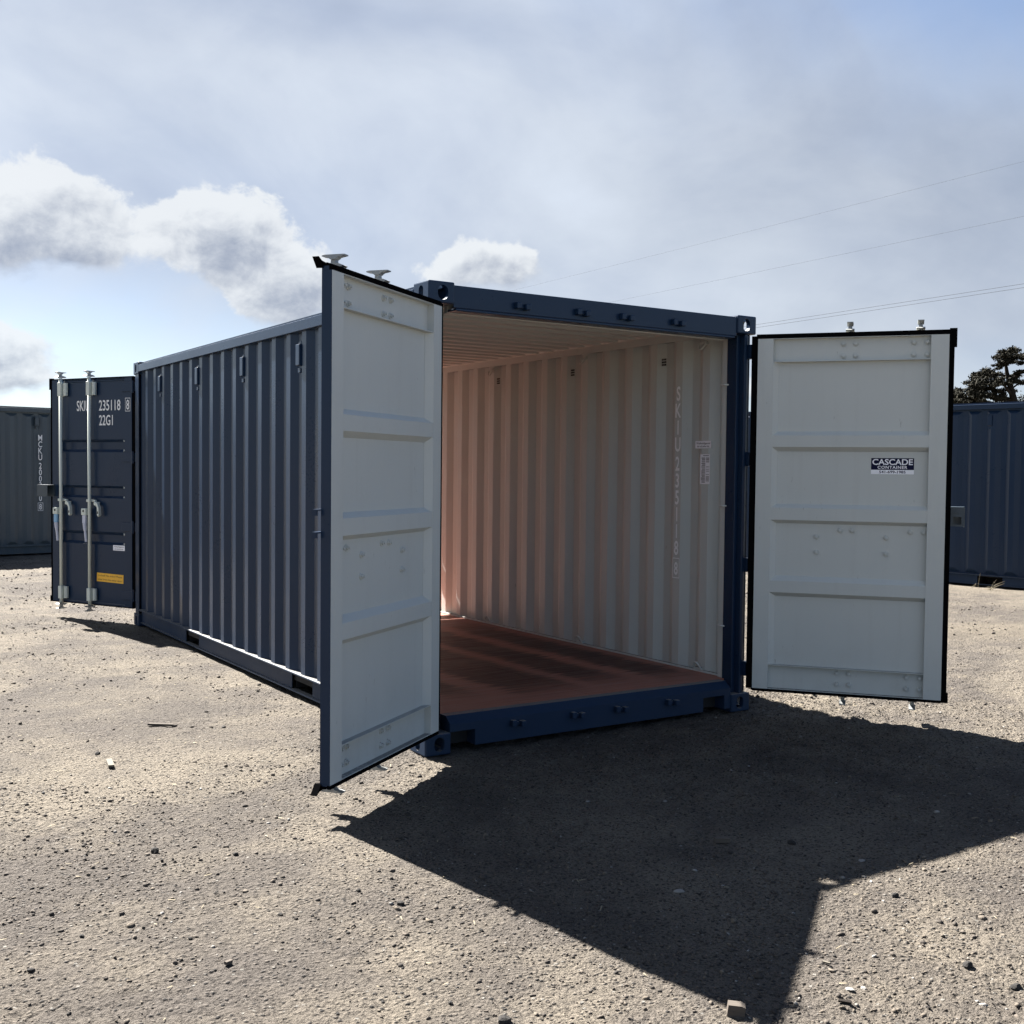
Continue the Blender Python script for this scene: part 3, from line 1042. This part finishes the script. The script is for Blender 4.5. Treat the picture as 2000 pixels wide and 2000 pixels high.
# lettering and stickers on the outside of the far left door (seen from its outer face: +x local runs to picture left)
q = MB()
ye = 0.0408
fl = lambda xr, zc: (lambda u, v: (xr - u, ye + 0.0008, zc + v))
put_text(q, 'SKIU', 0.102, fl(0.812, 2.134), 1, 0, 'left', 0.185, 0.012)
q.build('lettering', M_WHITE, door_fl, fix=False)
q = MB()
put_text(q, '235118', 0.102, fl(0.488, 2.134), 1, 0, 'left', 0.306, 0.012)
q.build('lettering', M_WHITE, door_fl, fix=False)
q = MB()
ye2 = 0.0505
put_text(q, '8', 0.094, lambda u, v: (0.0700 - u, ye2, 2.138 + v), 0.62, 0, 'center', None, 0.012)
for (a, b, c, d) in ((0.035, 0.105, 2.118, 2.123), (0.035, 0.105, 2.247, 2.252), (0.035, 0.039, 2.123, 2.247), (0.101, 0.105, 2.123, 2.247)):
    q.add([(a, ye2, c), (b, ye2, c), (b, ye2, d), (a, ye2, d)], [[0, 1, 2, 3]])
q.build('lettering', M_WHITE, door_fl, fix=False)
q = MB()
put_text(q, '22G1', 0.100, fl(0.486, 1.985), 1, 0, 'left', 0.196, 0.012)
q.build('lettering', M_WHITE, door_fl, fix=False)
q = MB()
q.box(0.125, 0.290, ye, ye + 0.0012, 0.722, 0.775, 0)
put_text(q, 'Wyfenlidgemni', 0.0125, lambda u, v: (0.2075 - u, ye + 0.0016, 0.754 + v), 1, 1, 'center', 0.140, 0.01)
put_text(q, 'da nuLoeke hat', 0.0125, lambda u, v: (0.2075 - u, ye + 0.0016, 0.732 + v), 1, 1, 'center', 0.122, 0.01)
q.build('sticker', [M_STWHITE, M_INK], door_fl, fix=False)['label'] = 'small white two line sticker'
q = MB()
ta = R(-1.2)
def ty(u, v, o_=0.0):
    return (0.335 - (u * math.cos(ta) - v * math.sin(ta)), ye + 0.0010 + o_, 0.438 + u * math.sin(ta) + v * math.cos(ta))
q.add([ty(-0.190, -0.044), ty(0.190, -0.044), ty(0.190, 0.044), ty(-0.190, 0.044)], [[0, 1, 2, 3]], 0)
put_text(q, 'Locked! No entry! Please', 0.020, lambda u, v: ty(u, v + 0.010, 0.0006), 1, 1, 'center', 0.345, 0.0)
put_text(q, 'enter from the other door!', 0.020, lambda u, v: ty(u, v - 0.030, 0.0006), 1, 1, 'center', 0.350, 0.0)
q.build('sticker', [M_STYELLOW, M_BROWNINK], door_fl, fix=False)['label'] = 'yellow warning sticker with two lines of text'


# ------------------------------------------------------------------ the two containers behind
def closed_end(root, y, d, paint_):
    q = MB()
    rows, th = corrugated(0.18, W - 0.18, 0.20, 2.45, 0.25, 0.05, 0.030, 0.10, 0.04, 0.03)
    sheet(q, rows, th, lambda a, c, z: (a, y + d * (0.035 + c), z), 0, 0)
    q.build('end_panel', paint_, root, fix=False)


def place(root, along_pt, direction_deg, local_pt, mirror=False):
    """turn the thing so that its local +y points along direction_deg and local_pt lands on along_pt"""
    a = R(direction_deg - 90)
    root.rotation_euler = (0, 0, a)
    c, s_ = math.cos(a), math.sin(a)
    root.location = (along_pt[0] - (c * local_pt[0] - s_ * local_pt[1]), along_pt[1] - (s_ * local_pt[0] + c * local_pt[1]), 0)


back_r = thing('shipping_container', 'dark blue ribbed container closed up beneath the juniper tree', 'container')
# its left side (local x 0) faces the camera; local +y runs away from the camera
build_shell(back_r, M_NAVY, M_NAVY, False, 0.055, phase_left=0.11, vents_left=(1.86, 4.2))
closed_end(back_r, 0, 1, M_NAVY)
closed_end(back_r, L, -1, M_NAVY)
place(back_r, (11.215, 4.20), 98.4, (0.0, L / 2 - 1.22))

back_l = thing('shipping_container', 'slate blue container with white serial letters down its side beyond the yellow stickered door', 'container')
build_shell(back_l, M_SLATE, M_SLATE, False, 0.055, phase_left=0.20, vents_left=(0.65,))
closed_end(back_l, 0, 1, M_SLATE)
closed_end(back_l, L, -1, M_SLATE)
# its local x = 0 side faces the camera; local +y runs to picture left
place(back_l, (1.48, 15.83), 188.6, (0.0, 0.0))
q = MB()
z = 2.005
YM = 0.60
for ch in 'MCKU':
    put_text(q, ch, 0.100, lambda u, v, z=z: (0.004, YM - u, z + v), 0.72, 0, 'center', None, 0.010)
    z -= 0.1135
z -= 0.035
for ch in '200390':
    put_text(q, ch, 0.100, lambda u, v, z=z: (0.004, YM - u, z + v), 0.72, 0, 'center', None, 0.010)
    z -= 0.1135
z -= 0.035
put_text(q, '8', 0.095, lambda u, v, z=z: (0.004, YM - u, z + v), 0.72, 0, 'center', None, 0.010)
for (a, b, c, d) in ((-0.045, 0.045, 0.112, 0.118), (-0.045, 0.045, -0.024, -0.018), (-0.045, -0.039, -0.018, 0.112), (0.039, 0.045, -0.018, 0.112)):
    q.add([(0.004, YM - a, z + c), (0.004, YM - b, z + c), (0.004, YM - b, z + d), (0.004, YM - a, z + d)], [[0, 1, 2, 3]])
q.build('lettering', M_WHITE, back_l, fix=False)


# ------------------------------------------------------------------ ground: one sheet, fine near the camera, coarse to the horizon
def vnoise(x, y, seed):
    """smooth value noise on arrays"""
    xi, yi = np.floor(x).astype(np.int64), np.floor(y).astype(np.int64)
    fx_, fy_ = x - xi, y - yi
    fx_, fy_ = fx_ * fx_ * (3 - 2 * fx_), fy_ * fy_ * (3 - 2 * fy_)

    def h(a, b):
        n_ = (a * 374761393 + b * 668265263 + seed * 974634777) & 0xFFFFFFFF
        n_ = ((n_ ^ (n_ >> 13)) * 1274126177) & 0xFFFFFFFF
        return ((n_ ^ (n_ >> 16)) & 0xFFFF) / 65535.0
    return (h(xi, yi) * (1 - fx_) + h(xi + 1, yi) * fx_) * (1 - fy_) + (h(xi, yi + 1) * (1 - fx_) + h(xi + 1, yi + 1) * fx_) * fy_ - 0.5


def ground_z(x, y, fine=True):
    z = 0.020 * vnoise(x * 0.6, y * 0.6, 1) + 0.012 * vnoise(x * 1.9, y * 1.9, 2)
    rough = np.clip(0.6 + 1.6 * vnoise(x * 0.8 + 5, y * 0.8, 9), 0.25, 1.4)
    z = z + rough * (0.010 * vnoise(x * 6.5, y * 6.5, 3) + 0.012 * vnoise(x * 17, y * 17, 4))
    if fine:
        z = z + rough * 0.016 * vnoise(x * 38, y * 38, 5)
    # keep it from climbing over the things that stand on it
    inside = (x > -0.05) & (x < W + 0.05) & (y > -0.05) & (y < L + 0.05)
    return np.where(inside, np.minimum(z, 0.004) - 0.004, z - 0.002)


def axis(c0, c1, step, grow, far):
    mid = list(np.arange(c0, c1, step))
    lo, s_ = [], step
    t = c0
    while t > -far:
        s_ *= grow
        t -= s_
        lo.append(t)
    hi, s_ = [], step
    t = mid[-1]
    while t < far:
        s_ *= grow
        t += s_
        hi.append(t)
    return np.array(lo[::-1] + mid + hi)


gx = axis(-3.2, 2.9, 0.0125, 1.035, 1500)
gy = axis(-3.9, 0.2, 0.0125, 1.035, 1500)
GX, GY = np.meshgrid(gx, gy)
GZ = ground_z(GX, GY)
far_ = np.hypot(GX, GY)
GZ = np.where(far_ > 60, GZ * 0.2, GZ)
nx_, ny_ = len(gx), len(gy)
co = np.stack([GX, GY, GZ], -1).reshape(-1, 3).astype(np.float32)
idx = np.arange(nx_ * ny_).reshape(ny_, nx_)
quads = np.stack([idx[:-1, :-1], idx[:-1, 1:], idx[1:, 1:], idx[1:, :-1]], -1).reshape(-1, 4).astype(np.int32)


def fast_mesh(name, co, faces, mat, smooth_=False):
    me = bpy.data.meshes.new(name)
    n_ = faces.shape[1]
    me.vertices.add(len(co))
    me.vertices.foreach_set('co', np.ascontiguousarray(co, dtype=np.float32).ravel())
    me.loops.add(faces.size)
    me.loops.foreach_set('vertex_index', np.ascontiguousarray(faces, dtype=np.int32).ravel())
    me.polygons.add(len(faces))
    me.polygons.foreach_set('loop_start', np.arange(0, faces.size, n_, dtype=np.int32))
    me.polygons.foreach_set('loop_total', np.full(len(faces), n_, dtype=np.int32))
    if smooth_:
        me.polygons.foreach_set('use_smooth', np.ones(len(faces), dtype=bool))
    me.materials.append(mat)
    me.update(calc_edges=True)
    return me


ground = link('ground', fast_mesh('ground', co, quads, M_GROUND, True))
ground['kind'] = 'structure'

# ------------------------------------------------------------------ loose gravel: too many to count, one object
bm = bmesh.new()
bmesh.ops.create_icosphere(bm, subdivisions=1, radius=1.0)
ICO_V = np.array([v.co for v in bm.verts])
ICO_F = np.array([[v.index for v in f.verts] for f in bm.faces], dtype=np.int32)
bm.free()


def scatter(n, box, size_fn, keep=None):
    x = RNG.uniform(box[0], box[1], n)
    y = RNG.uniform(box[2], box[3], n)
    if keep is not None:
        k_ = keep(x, y)
        x, y = x[k_], y[k_]
    n = len(x)
    sz = size_fn(x, y, n)
    rot = RNG.uniform(0, 2 * math.pi, n)
    jit = RNG.uniform(0.45, 1.25, (n, len(ICO_V), 1))
    v = ICO_V[None] * jit
    v = v * np.stack([RNG.uniform(0.8, 1.5, n), RNG.uniform(0.65, 1.1, n), RNG.uniform(0.42, 0.85, n)], -1)[:, None, :] * sz[:, None, None]
    tilt = RNG.uniform(-0.5, 0.5, n)[:, None]
    ct, st = np.cos(tilt), np.sin(tilt)
    vy, vz = v[..., 1] * ct - v[..., 2] * st, v[..., 1] * st + v[..., 2] * ct
    c, s_ = np.cos(rot)[:, None], np.sin(rot)[:, None]
    vx, vy = v[..., 0] * c - vy * s_, v[..., 0] * s_ + vy * c
    gz_ = ground_z(x, y)
    co = np.stack([vx + x[:, None], vy + y[:, None], vz + (gz_ + sz * 0.18)[:, None]], -1).reshape(-1, 3)
    f = (ICO_F[None] + (np.arange(n) * len(ICO_V))[:, None, None]).reshape(-1, 3)
    return co, f


def in_view(x, y):
    ok = ~((x > -0.02) & (x < W + 0.02) & (y > -0.02) & (y < L + 0.02))
    dx_, dy_ = x - CAM.x, y - CAM.y
    d = dx_ * fw.x + dy_ * fw.y
    l = dx_ * rt.x + dy_ * rt.y
    return ok & (d > 2.2) & (np.abs(l) < 0.50 * d + 0.5)


def clump(x, y):
    return np.clip(0.55 + 1.5 * vnoise(x * 1.1 + 3, y * 1.1, 21) + 0.8 * vnoise(x * 3.7, y * 3.7, 22), 0.06, 1.0)


parts = []
def keep_a(x, y): return in_view(x, y) & (RNG.uniform(0, 1, len(x)) < clump(x, y))
parts.append(scatter(70000, (-3.6, 4.2, -3.9, 0.6), lambda x, y, n: np.clip(RNG.lognormal(math.log(0.0037), 0.45, n), 0.002, 0.014), keep_a))
parts.append(scatter(800, (-3.8, 4.6, -3.9, 1.5), lambda x, y, n: np.clip(RNG.lognormal(math.log(0.0076), 0.36, n), 0.006, 0.020), keep_a))
parts.append(scatter(30000, (-7, 9.5, 0.0, 9.0), lambda x, y, n: np.clip(RNG.lognormal(math.log(0.0062), 0.45, n), 0.004, 0.022), keep_a))
parts.append(scatter(9000, (-9, 13, 6.0, 15.0), lambda x, y, n: np.clip(RNG.lognormal(math.log(0.013), 0.4, n), 0.008, 0.035), keep_a))
off, cs, fs_ = 0, [], []
for c_, f_ in parts:
    cs.append(c_)
    fs_.append(f_ + off)
    off += len(c_)
gravel = link('gravel', fast_mesh('gravel', np.concatenate(cs), np.concatenate(fs_), M_STONE))
gravel['kind'] = 'stuff'
gravel['label'] = 'loose grey and tan gravel strewn over the dirt yard'

# straw and chips: thin pale slivers
n = 1100
x = RNG.uniform(-3.6, 9.0, n)
y = RNG.uniform(-3.9, 6.0, n)
kp = in_view(x, y)
x, y = x[kp], y[kp]
n = len(x)
ln = RNG.uniform(0.004, 0.017, n)
wd = RNG.uniform(0.0009, 0.0024, n)
an = RNG.uniform(0, math.pi, n)
gz_ = ground_z(x, y) + 0.006
tilt = RNG.uniform(-0.25, 0.25, n)
dxv, dyv = np.cos(an), np.sin(an)
c0 = np.stack([x, y, gz_], -1)
dl = np.stack([dxv * ln, dyv * ln, tilt * ln], -1)
dw = np.stack([-dyv * wd, dxv * wd, np.zeros(n)], -1)
uz = np.zeros((n, 3))
uz[:, 2] = wd
co = np.stack([c0 - dl - dw, c0 + dl - dw, c0 + dl + dw, c0 - dl + dw, c0 + dl * 0.9 + uz, c0 - dl * 0.9 + uz], 1).reshape(-1, 3)
tri = np.array([[0, 1, 4], [0, 4, 5], [2, 3, 5], [2, 5, 4], [1, 2, 4], [3, 0, 5]])
f = (tri[None] + (np.arange(n) * 6)[:, None, None]).reshape(-1, 3)
straw = link('straw_litter', fast_mesh('straw_litter', co, f, M_STRAW))
straw['kind'] = 'stuff'
straw['label'] = 'short bits of dry straw littered over the gravel'


# ------------------------------------------------------------------ single stones and scraps
def gpt(px, py):
    """the ground point seen at a pixel of the 2000 px photograph"""
    d = fw + rt * ((px - 1000) / 2204.33) - up * ((py - 1000) / 2204.33)
    t = -CAM.z / d.z
    p = CAM + d * t
    return p.x, p.y, float(ground_z(np.array([p.x]), np.array([p.y]))[0]), t


def stone_mesh(seed, r, mat, flat=0.7, long_=1.2):
    rg = random.Random(seed)
    bm = bmesh.new()
    bmesh.ops.create_icosphere(bm, subdivisions=2, radius=1.0)
    ph = [rg.uniform(0, 6.3) for _ in range(6)]
    cuts = [(Vector((rg.gauss(0, 1), rg.gauss(0, 1), rg.gauss(0, 1))).normalized(), rg.uniform(0.62, 0.9)) for _ in range(7)]
    for v in bm.verts:
        p = v.co.copy()
        for (nrm, dd) in cuts:
            e = p.dot(nrm) - dd
            if e > 0:
                p -= nrm * e
        p *= 1 + 0.06 * math.sin(7 * p.x + ph[0]) * math.sin(6 * p.y + ph[1])
        v.co = Vector((p.x * long_, p.y * 0.9, p.z * flat)) * r
    me = bpy.data.meshes.new('stone')
    bm.to_mesh(me)
    bm.free()
    me.materials.append(mat)
    return me


def stone(px, py, wpx, label, mat, group=None, flat=0.7, seed=0):
    x, y, z, t = gpt(px, py)
    r = wpx / 2204.33 * t / 2 / 1.05
    o = link('stone', stone_mesh(seed + int(px * 7 + py), r, mat, flat), None, (x, y, z + r * flat * 0.45), random.uniform(0, 6.28))
    return tag(o, label, 'stone', group)


stone(303, 1665, 18, 'round dark stone standing alone on bright gravel left of the shadow tip', M_ROCKDARK, flat=0.95)
stone(191, 1472, 12, 'small dark stone just above the pale wood strip', M_ROCKDARK)
stone(437, 1418, 10, 'dark stone at the right end of the thin stick', M_ROCKDARK)
stone(460, 1672, 12, 'dark angular stone amid small pebbles, right of the round dark stone', M_ROCKDARK)
stone(985, 1996, 30, 'black stone cut by the bottom edge of the picture', M_ROCKDARK)
stone(782, 1768, 15, 'dark stone beside a small white pebble, left of the shadow edge', M_ROCKDARK)
stone(764, 1768, 10, 'small white pebble touching a dark stone left of the shadow', M_ROCKPALE)
stone(1748, 1755, 16, 'black oval stone just below the shadow of the casting', M_ROCKDARK, flat=0.8)
stone(1890, 1895, 22, 'jagged black stone on the sunlit gravel at lower right', M_ROCKDARK)
stone(1984, 1934, 24, 'jagged dark stone at the right picture edge, low in the sunlit gravel', M_ROCKDARK)
stone(1554, 1757 + 212, 10, 'round grey pebble in shade right of the wood block', M_ROCKPALE, flat=0.9)
stone(1683, 1681, 16, 'flat white stone chip inside the shadow, largest pale one there', M_ROCKPALE, flat=0.35)
stone(1327, 1742, 22, 'grey white flat chip in the middle of the shadow', M_ROCKPALE, flat=0.3)
stone(1660, 1942, 18, 'bright white flat chip on sunlit gravel right of the wood block', M_ROCKPALE, flat=0.4)
stone(1686, 1936, 14, 'cream flat chip next to the bright white chip', M_ROCKPALE, flat=0.4)
stone(1546, 1646, 18, 'dark low stone in shade near the short plank', M_ROCKDARK, flat=0.6)
stone(255, 1812, 18, 'rough tan stone in the lower left gravel', M_STONE)
stone(60, 1900, 14, 'dark stone in the gravel at the far lower left', M_ROCKDARK)
stone(1433, 1800, 14, 'pyramid shaped grey stone in shade above the wood block', M_STONE, flat=0.9)
PEB = [(420, 1748), (372, 1838), (20, 1925), (160, 1834), (590, 1642), (345, 1880), (680, 1826), (420, 1900), (548, 1790), (610, 1792), (700, 1742), (885, 1775), (786, 1895), (905, 1912), (842, 1915), (735, 1865), (1010, 1870), (1050, 1868), (660, 1985), (570, 1970), (135, 1980), (1655, 1980), (1648, 1968), (1720, 1938), (1812, 1945), (1800, 1830), (1870, 1820), (1690, 1873), (1630, 1872), (1852, 1972), (1950, 1988), (1765, 1895), (940, 1820), (1000, 1945), (880, 1960), (1100, 1960), (1160, 1930), (1210, 1985), (240, 1560), (90, 1540), (320, 1570), (520, 1560), (130, 1660), (60, 1730)]
for i, (a, b) in enumerate(PEB[::2] + PEB[1:12:2]):
    stone(a, b, 6 + (i * 37) % 6, 'dark pebble lying loose on the sunlit gravel', M_ROCKDARK, 'dark pebbles on the gravel', 0.65)


def scrap(name, px, py, lpx, wpx, ang, mat, label, cat, h=0.35, lift=0.0):
    x, y, z, t = gpt(px, py)
    l, w = lpx / 2204.33 * t, wpx / 2204.33 * t
    q = MB()
    q.prism([(-l / 2, -w / 2), (l * 0.46, -w * 0.5), (l / 2, w * 0.30), (l * 0.40, w / 2), (-l * 0.47, w * 0.44)], 0.0, w * h, 'z')
    o = q.build(name, mat, None, (x, y, z + 0.004 + lift), R(ang))
    o.rotation_euler = (R(random.uniform(-4, 4)), R(random.uniform(-3, 3)), R(ang))
    return tag(o, label, cat)


scrap('stick', 315, 1419, 52, 5, -33, M_WOOD, 'long thin weathered stick lying flat on the sunlit gravel', 'stick', 0.8)
scrap('wood_strip', 215, 1492, 70, 11, 80, M_WOODPALE, 'short pale wood strip pointing at the viewer on bright gravel', 'wood scrap', 0.4)
scrap('plank_offcut', 1411, 1644, 31, 17, -33, M_WOOD, 'short flat plank offcut lying in the container shadow', 'wood scrap', 0.5)
scrap('stick', 1663, 1607, 34, 3, 75, M_WOODPALE, 'pale splinter standing out in the deep shade below the open door', 'stick', 0.6)
scrap('stick', 1614, 1888, 16, 5, -75, M_WOODPALE, 'small pale stick at the edge of the shadow near the lower right', 'stick', 0.6)
scrap('bark_chip', 1650, 1969, 26, 9, -50, M_BARK, 'dark bark sliver on sunlit gravel below the white chips', 'bark')
scrap('stick', 446, 1890, 16, 8, 20, M_WOOD, 'stubby grey twig among dark pebbles at lower left centre', 'stick', 0.8)
# wood block
x, y, z, t = gpt(1436, 1988)
k_ = t / 2204.33
q = MB()
q.prism([(-17 * k_, -2 * k_), (17 * k_, -3 * k_), (17.5 * k_, 20 * k_), (9 * k_, 23 * k_), (-16 * k_, 22 * k_)], -10 * k_, 10 * k_, 'y')
q.box(-16.5 * k_, -4 * k_, -10.6 * k_, -9.9 * k_, 9 * k_, 11 * k_)
o = q.build('wood_block', M_WOOD, None, (x, y, z), R(-40))
o.rotation_euler = (R(3), R(5), R(-40))
tag(o, 'sawn beige wood block at the lower corner of the shadow', 'wood block')


# ------------------------------------------------------------------ dry weeds at the foot of the right container
def weed(px, py, label, seed, blades):
    x, y, z, t = gpt(px, py)
    rg = random.Random(seed)
    q = MB()
    for (dx_, lean, h, r) in blades:
        pts = []
        for i in range(6):
            f_ = i / 5
            pts.append((dx_ * rt.x + lean * f_ ** 1.7 * rt.x + rg.uniform(-.006, .006), dx_ * rt.y + lean * f_ ** 1.7 * rt.y + rg.uniform(-.006, .006) - 0.05 * f_, h * f_))
        q.tube(pts, [r * (1 - 0.75 * i / 5) for i in range(6)], 5)
    o = q.build('dry_weed', M_STRAW, None, (x, y, z - 0.005))
    return tag(o, label, 'weed')


weed(1932, 1152, 'dry bleached grass blades leaning right by the fork pocket of the ribbed container', 3, [(0.0, 0.16, 0.13, 0.010), (0.03, 0.13, 0.10, 0.008), (0.01, 0.05, 0.15, 0.005), (-0.04, 0.0, 0.05, 0.005), (-0.07, 0.02, 0.06, 0.004), (-0.02, -0.01, 0.06, 0.004)])
weed(1910, 1147, 'single upright straw stem in front of the dark fork pocket', 5, [(0.0, -0.02, 0.21, 0.006), (-0.05, -0.02, 0.07, 0.004), (-0.08, 0.01, 0.06, 0.004)])


# ------------------------------------------------------------------ juniper tree behind the right container
def tree(loc, label, clumps, limbs, n_leaf, seed, name='juniper_tree'):
    rg = np.random.default_rng(seed)
    root = thing(name, label, 'tree', loc)
    q = MB()
    for pts, rs in limbs:
        q.tube(pts, rs, 8)
    q.build('trunk', M_BARK, root, smooth_=True)
    V, F = [], []
    o_ = 0
    for (cx, cy, cz, rx, ry, rz) in clumps:
        m_ = int(n_leaf * (rx * ry * rz) ** (2 / 3))
        nsub = max(5, int(9 * (rx * rz)))
        subs = rg.normal(0, 1, (nsub, 3))
        subs /= np.linalg.norm(subs, axis=1)[:, None]
        subs *= rg.uniform(0.35, 0.95, (nsub, 1))
        pick = rg.integers(0, nsub, m_)
        p = subs[pick] + rg.normal(0, 0.23, (m_, 3))
        p = p * np.array([rx, ry, rz]) + np.array([cx, cy, cz])
        s_ = rg.uniform(0.028, 0.062, m_)
        a = rg.normal(0, 1, (m_, 3))
        a /= np.linalg.norm(a, axis=1)[:, None]
        b = np.cross(a, rg.normal(0, 1, (m_, 3)))
        b /= np.linalg.norm(b, axis=1)[:, None]
        c = np.cross(a, b)
        v = np.stack([p + a * s_[:, None] * 1.5, p - a * s_[:, None] * 0.6 + b * s_[:, None] * 0.55, p - a * s_[:, None] * 0.6 - b * s_[:, None] * 0.55, p + c * s_[:, None] * 0.35], 1)
        V.append(v.reshape(-1, 3))
        F.append((np.array([[0, 1, 3], [0, 3, 2], [1, 2, 3]])[None] + (np.arange(m_) * 4)[:, None, None]).reshape(-1, 3) + o_)
        o_ += m_ * 4
    link('crown', fast_mesh('crown', np.concatenate(V), np.concatenate(F), M_LEAF), root)
    return root


TB = CAM + Vector((0.8356, 0.5493, 0)) * 45.0
PXM = 45.0 / 2204.33 * 0.985                                    # metres per photo pixel at the tree
def tp(px, py, depth=0.0):
    """offset from the tree's foot for a spot of the photograph at its distance"""
    a = (px - 1975) * PXM
    return (rt.x * a + fw.x * depth, rt.y * a + fw.y * depth, 1.57 + (925 - py) * PXM)


cl = []
rg = random.Random(4)
for (a, b, w, h) in ((1962, 703, 13, 8), (1948, 714, 12, 9), (1978, 712, 13, 8), (1985, 719, 8, 6), (1955, 723, 13, 5), (1942, 726, 6, 4),
                     (1933, 737, 14, 8), (1950, 741, 14, 7), (1925, 745, 11, 7), (1983, 741, 8, 5), (1976, 747, 8, 6),
                     (1915, 755, 13, 8), (1935, 757, 15, 8), (1955, 758, 12, 6), (1900, 764, 13, 8), (1920, 770, 16, 9), (1942, 770, 14, 7), (1960, 770, 8, 6),
                     (1885, 772, 12, 8), (1905, 781, 16, 8), (1870, 782, 11, 7), (1930, 783, 16, 8), (1955, 784, 9, 6), (1888, 788, 14, 7), (1850, 786, 10, 6), (1870, 795, 20, 8), (1910, 797, 20, 8), (1990, 754, 9, 3), (2002, 757, 8, 4)):
    p = tp(a, b, rg.uniform(-0.6, 0.6))
    cl.append((*p, w * PXM * 0.98, 0.26 + w * PXM * 0.7, h * PXM * 1.0))
for i in range(34):                                              # ragged small sprays between the main masses
    a = rg.uniform(1868, 1992)
    top = 792 - max(0.0, (a - 1865)) * 0.62 if a < 1940 else 722 + rg.uniform(0, 8)
    b = rg.uniform(top, 798)
    w = rg.uniform(3.0, 6.5)
    p = tp(a, b, rg.uniform(-0.9, 0.9))
    cl.append((*p, w * PXM, 0.2, w * PXM * rg.uniform(0.6, 1.1)))
T = tp
lim = [([T(1988, 925), T(1986, 840), T(1980, 790), T(1973, 765), T(1966, 740), T(1963, 722), T(1961, 706)], [0.231, 0.187, 0.132, 0.105, 0.072, 0.050, 0.017]),
       ([T(1976, 780), T(1955, 763, -0.3), T(1930, 758, -0.4)], [0.066, 0.044, 0.017]),
       ([T(1980, 790), T(1945, 778, 0.3), T(1905, 778, 0.5), T(1880, 780, 0.5)], [0.077, 0.055, 0.033, 0.017]),
       ([T(1968, 745), T(1948, 742, 0.2), T(1930, 740, 0.2)], [0.044, 0.033, 0.011]),
       ([T(1970, 752), T(1980, 745, -0.2), T(1990, 740, -0.2)], [0.039, 0.028, 0.011]),
       ([T(1964, 728), T(1975, 718, 0.2), T(1985, 714, 0.2)], [0.033, 0.022, 0.011]),
       ([T(1963, 724), T(1952, 718, -0.2), T(1945, 714, -0.2)], [0.033, 0.022, 0.011]),
       ([T(1975, 768), T(1990, 758, 0.1), T(2006, 755, 0.1)], [0.039, 0.028, 0.011]),
       ([T(1984, 820), T(1930, 800, 0.4), T(1880, 795, 0.4)], [0.083, 0.055, 0.022])]
tree((TB.x, TB.y, 0), 'tall dark juniper tree with one leaning trunk above the ribbed container roof', cl, lim, 9000, 5)
B2 = gpt(2010, 985)
cl2 = [(0, 0, 5.0, 0.9, 0.8, 0.55), (0.5, 0.2, 4.7, 0.9, 0.7, 0.5), (-0.2, 0.2, 4.4, 0.8, 0.7, 0.5), (0.2, -0.2, 3.6, 1.0, 0.9, 0.8), (0, 0, 2.5, 1.2, 1.1, 0.9)]
PB = CAM + Vector((0.8356 * math.cos(R(1.0)) + 0.5493 * math.sin(R(1.0)), 0.5493 * math.cos(R(1.0)) - 0.8356 * math.sin(R(1.0)), 0)) * 58.0
tree((PB.x, PB.y, 0), 'low rounded juniper crown peeping over the roof at the right picture edge', [(a, b, c - 0.15, d, e, f_) for a, b, c, d, e, f_ in cl2], [([(0, 0, 0), (0.1, 0, 2.5), (0, 0, 4.6)], [0.22, 0.16, 0.05])], 2200, 8)

# ------------------------------------------------------------------ overhead wires, running about north beside the yard
def wire(p, h, r, label, sag=0.45):
    d = Vector((math.sin(R(1.5)), math.cos(R(1.5)), 0))
    pts = []
    for i in range(41):
        t = -45 + 135 * i / 40
        u_ = (t + 45) / 135 * 2 - 1
        pts.append((p[0] + d.x * t, p[1] + d.y * t, h + sag * (u_ * u_ - 0.3)))
    q = MB()
    q.tube(pts, r, 6)
    return tag(q.build('power_line', M_WIRE), label, 'power line', None)


wire((31.39, 16.96), 11.95, 0.003, 'uppermost thin overhead wire crossing the sky at right')
wire((30.54, 16.36), 9.95, 0.0032, 'middle thin overhead wire, second from the top')
wire((29.80, 15.80), 7.66, 0.006, 'upper strand of the close pair of low overhead wires')
wire((29.80, 15.80), 7.54, 0.006, 'lower strand of the close pair, lowest overhead wire')
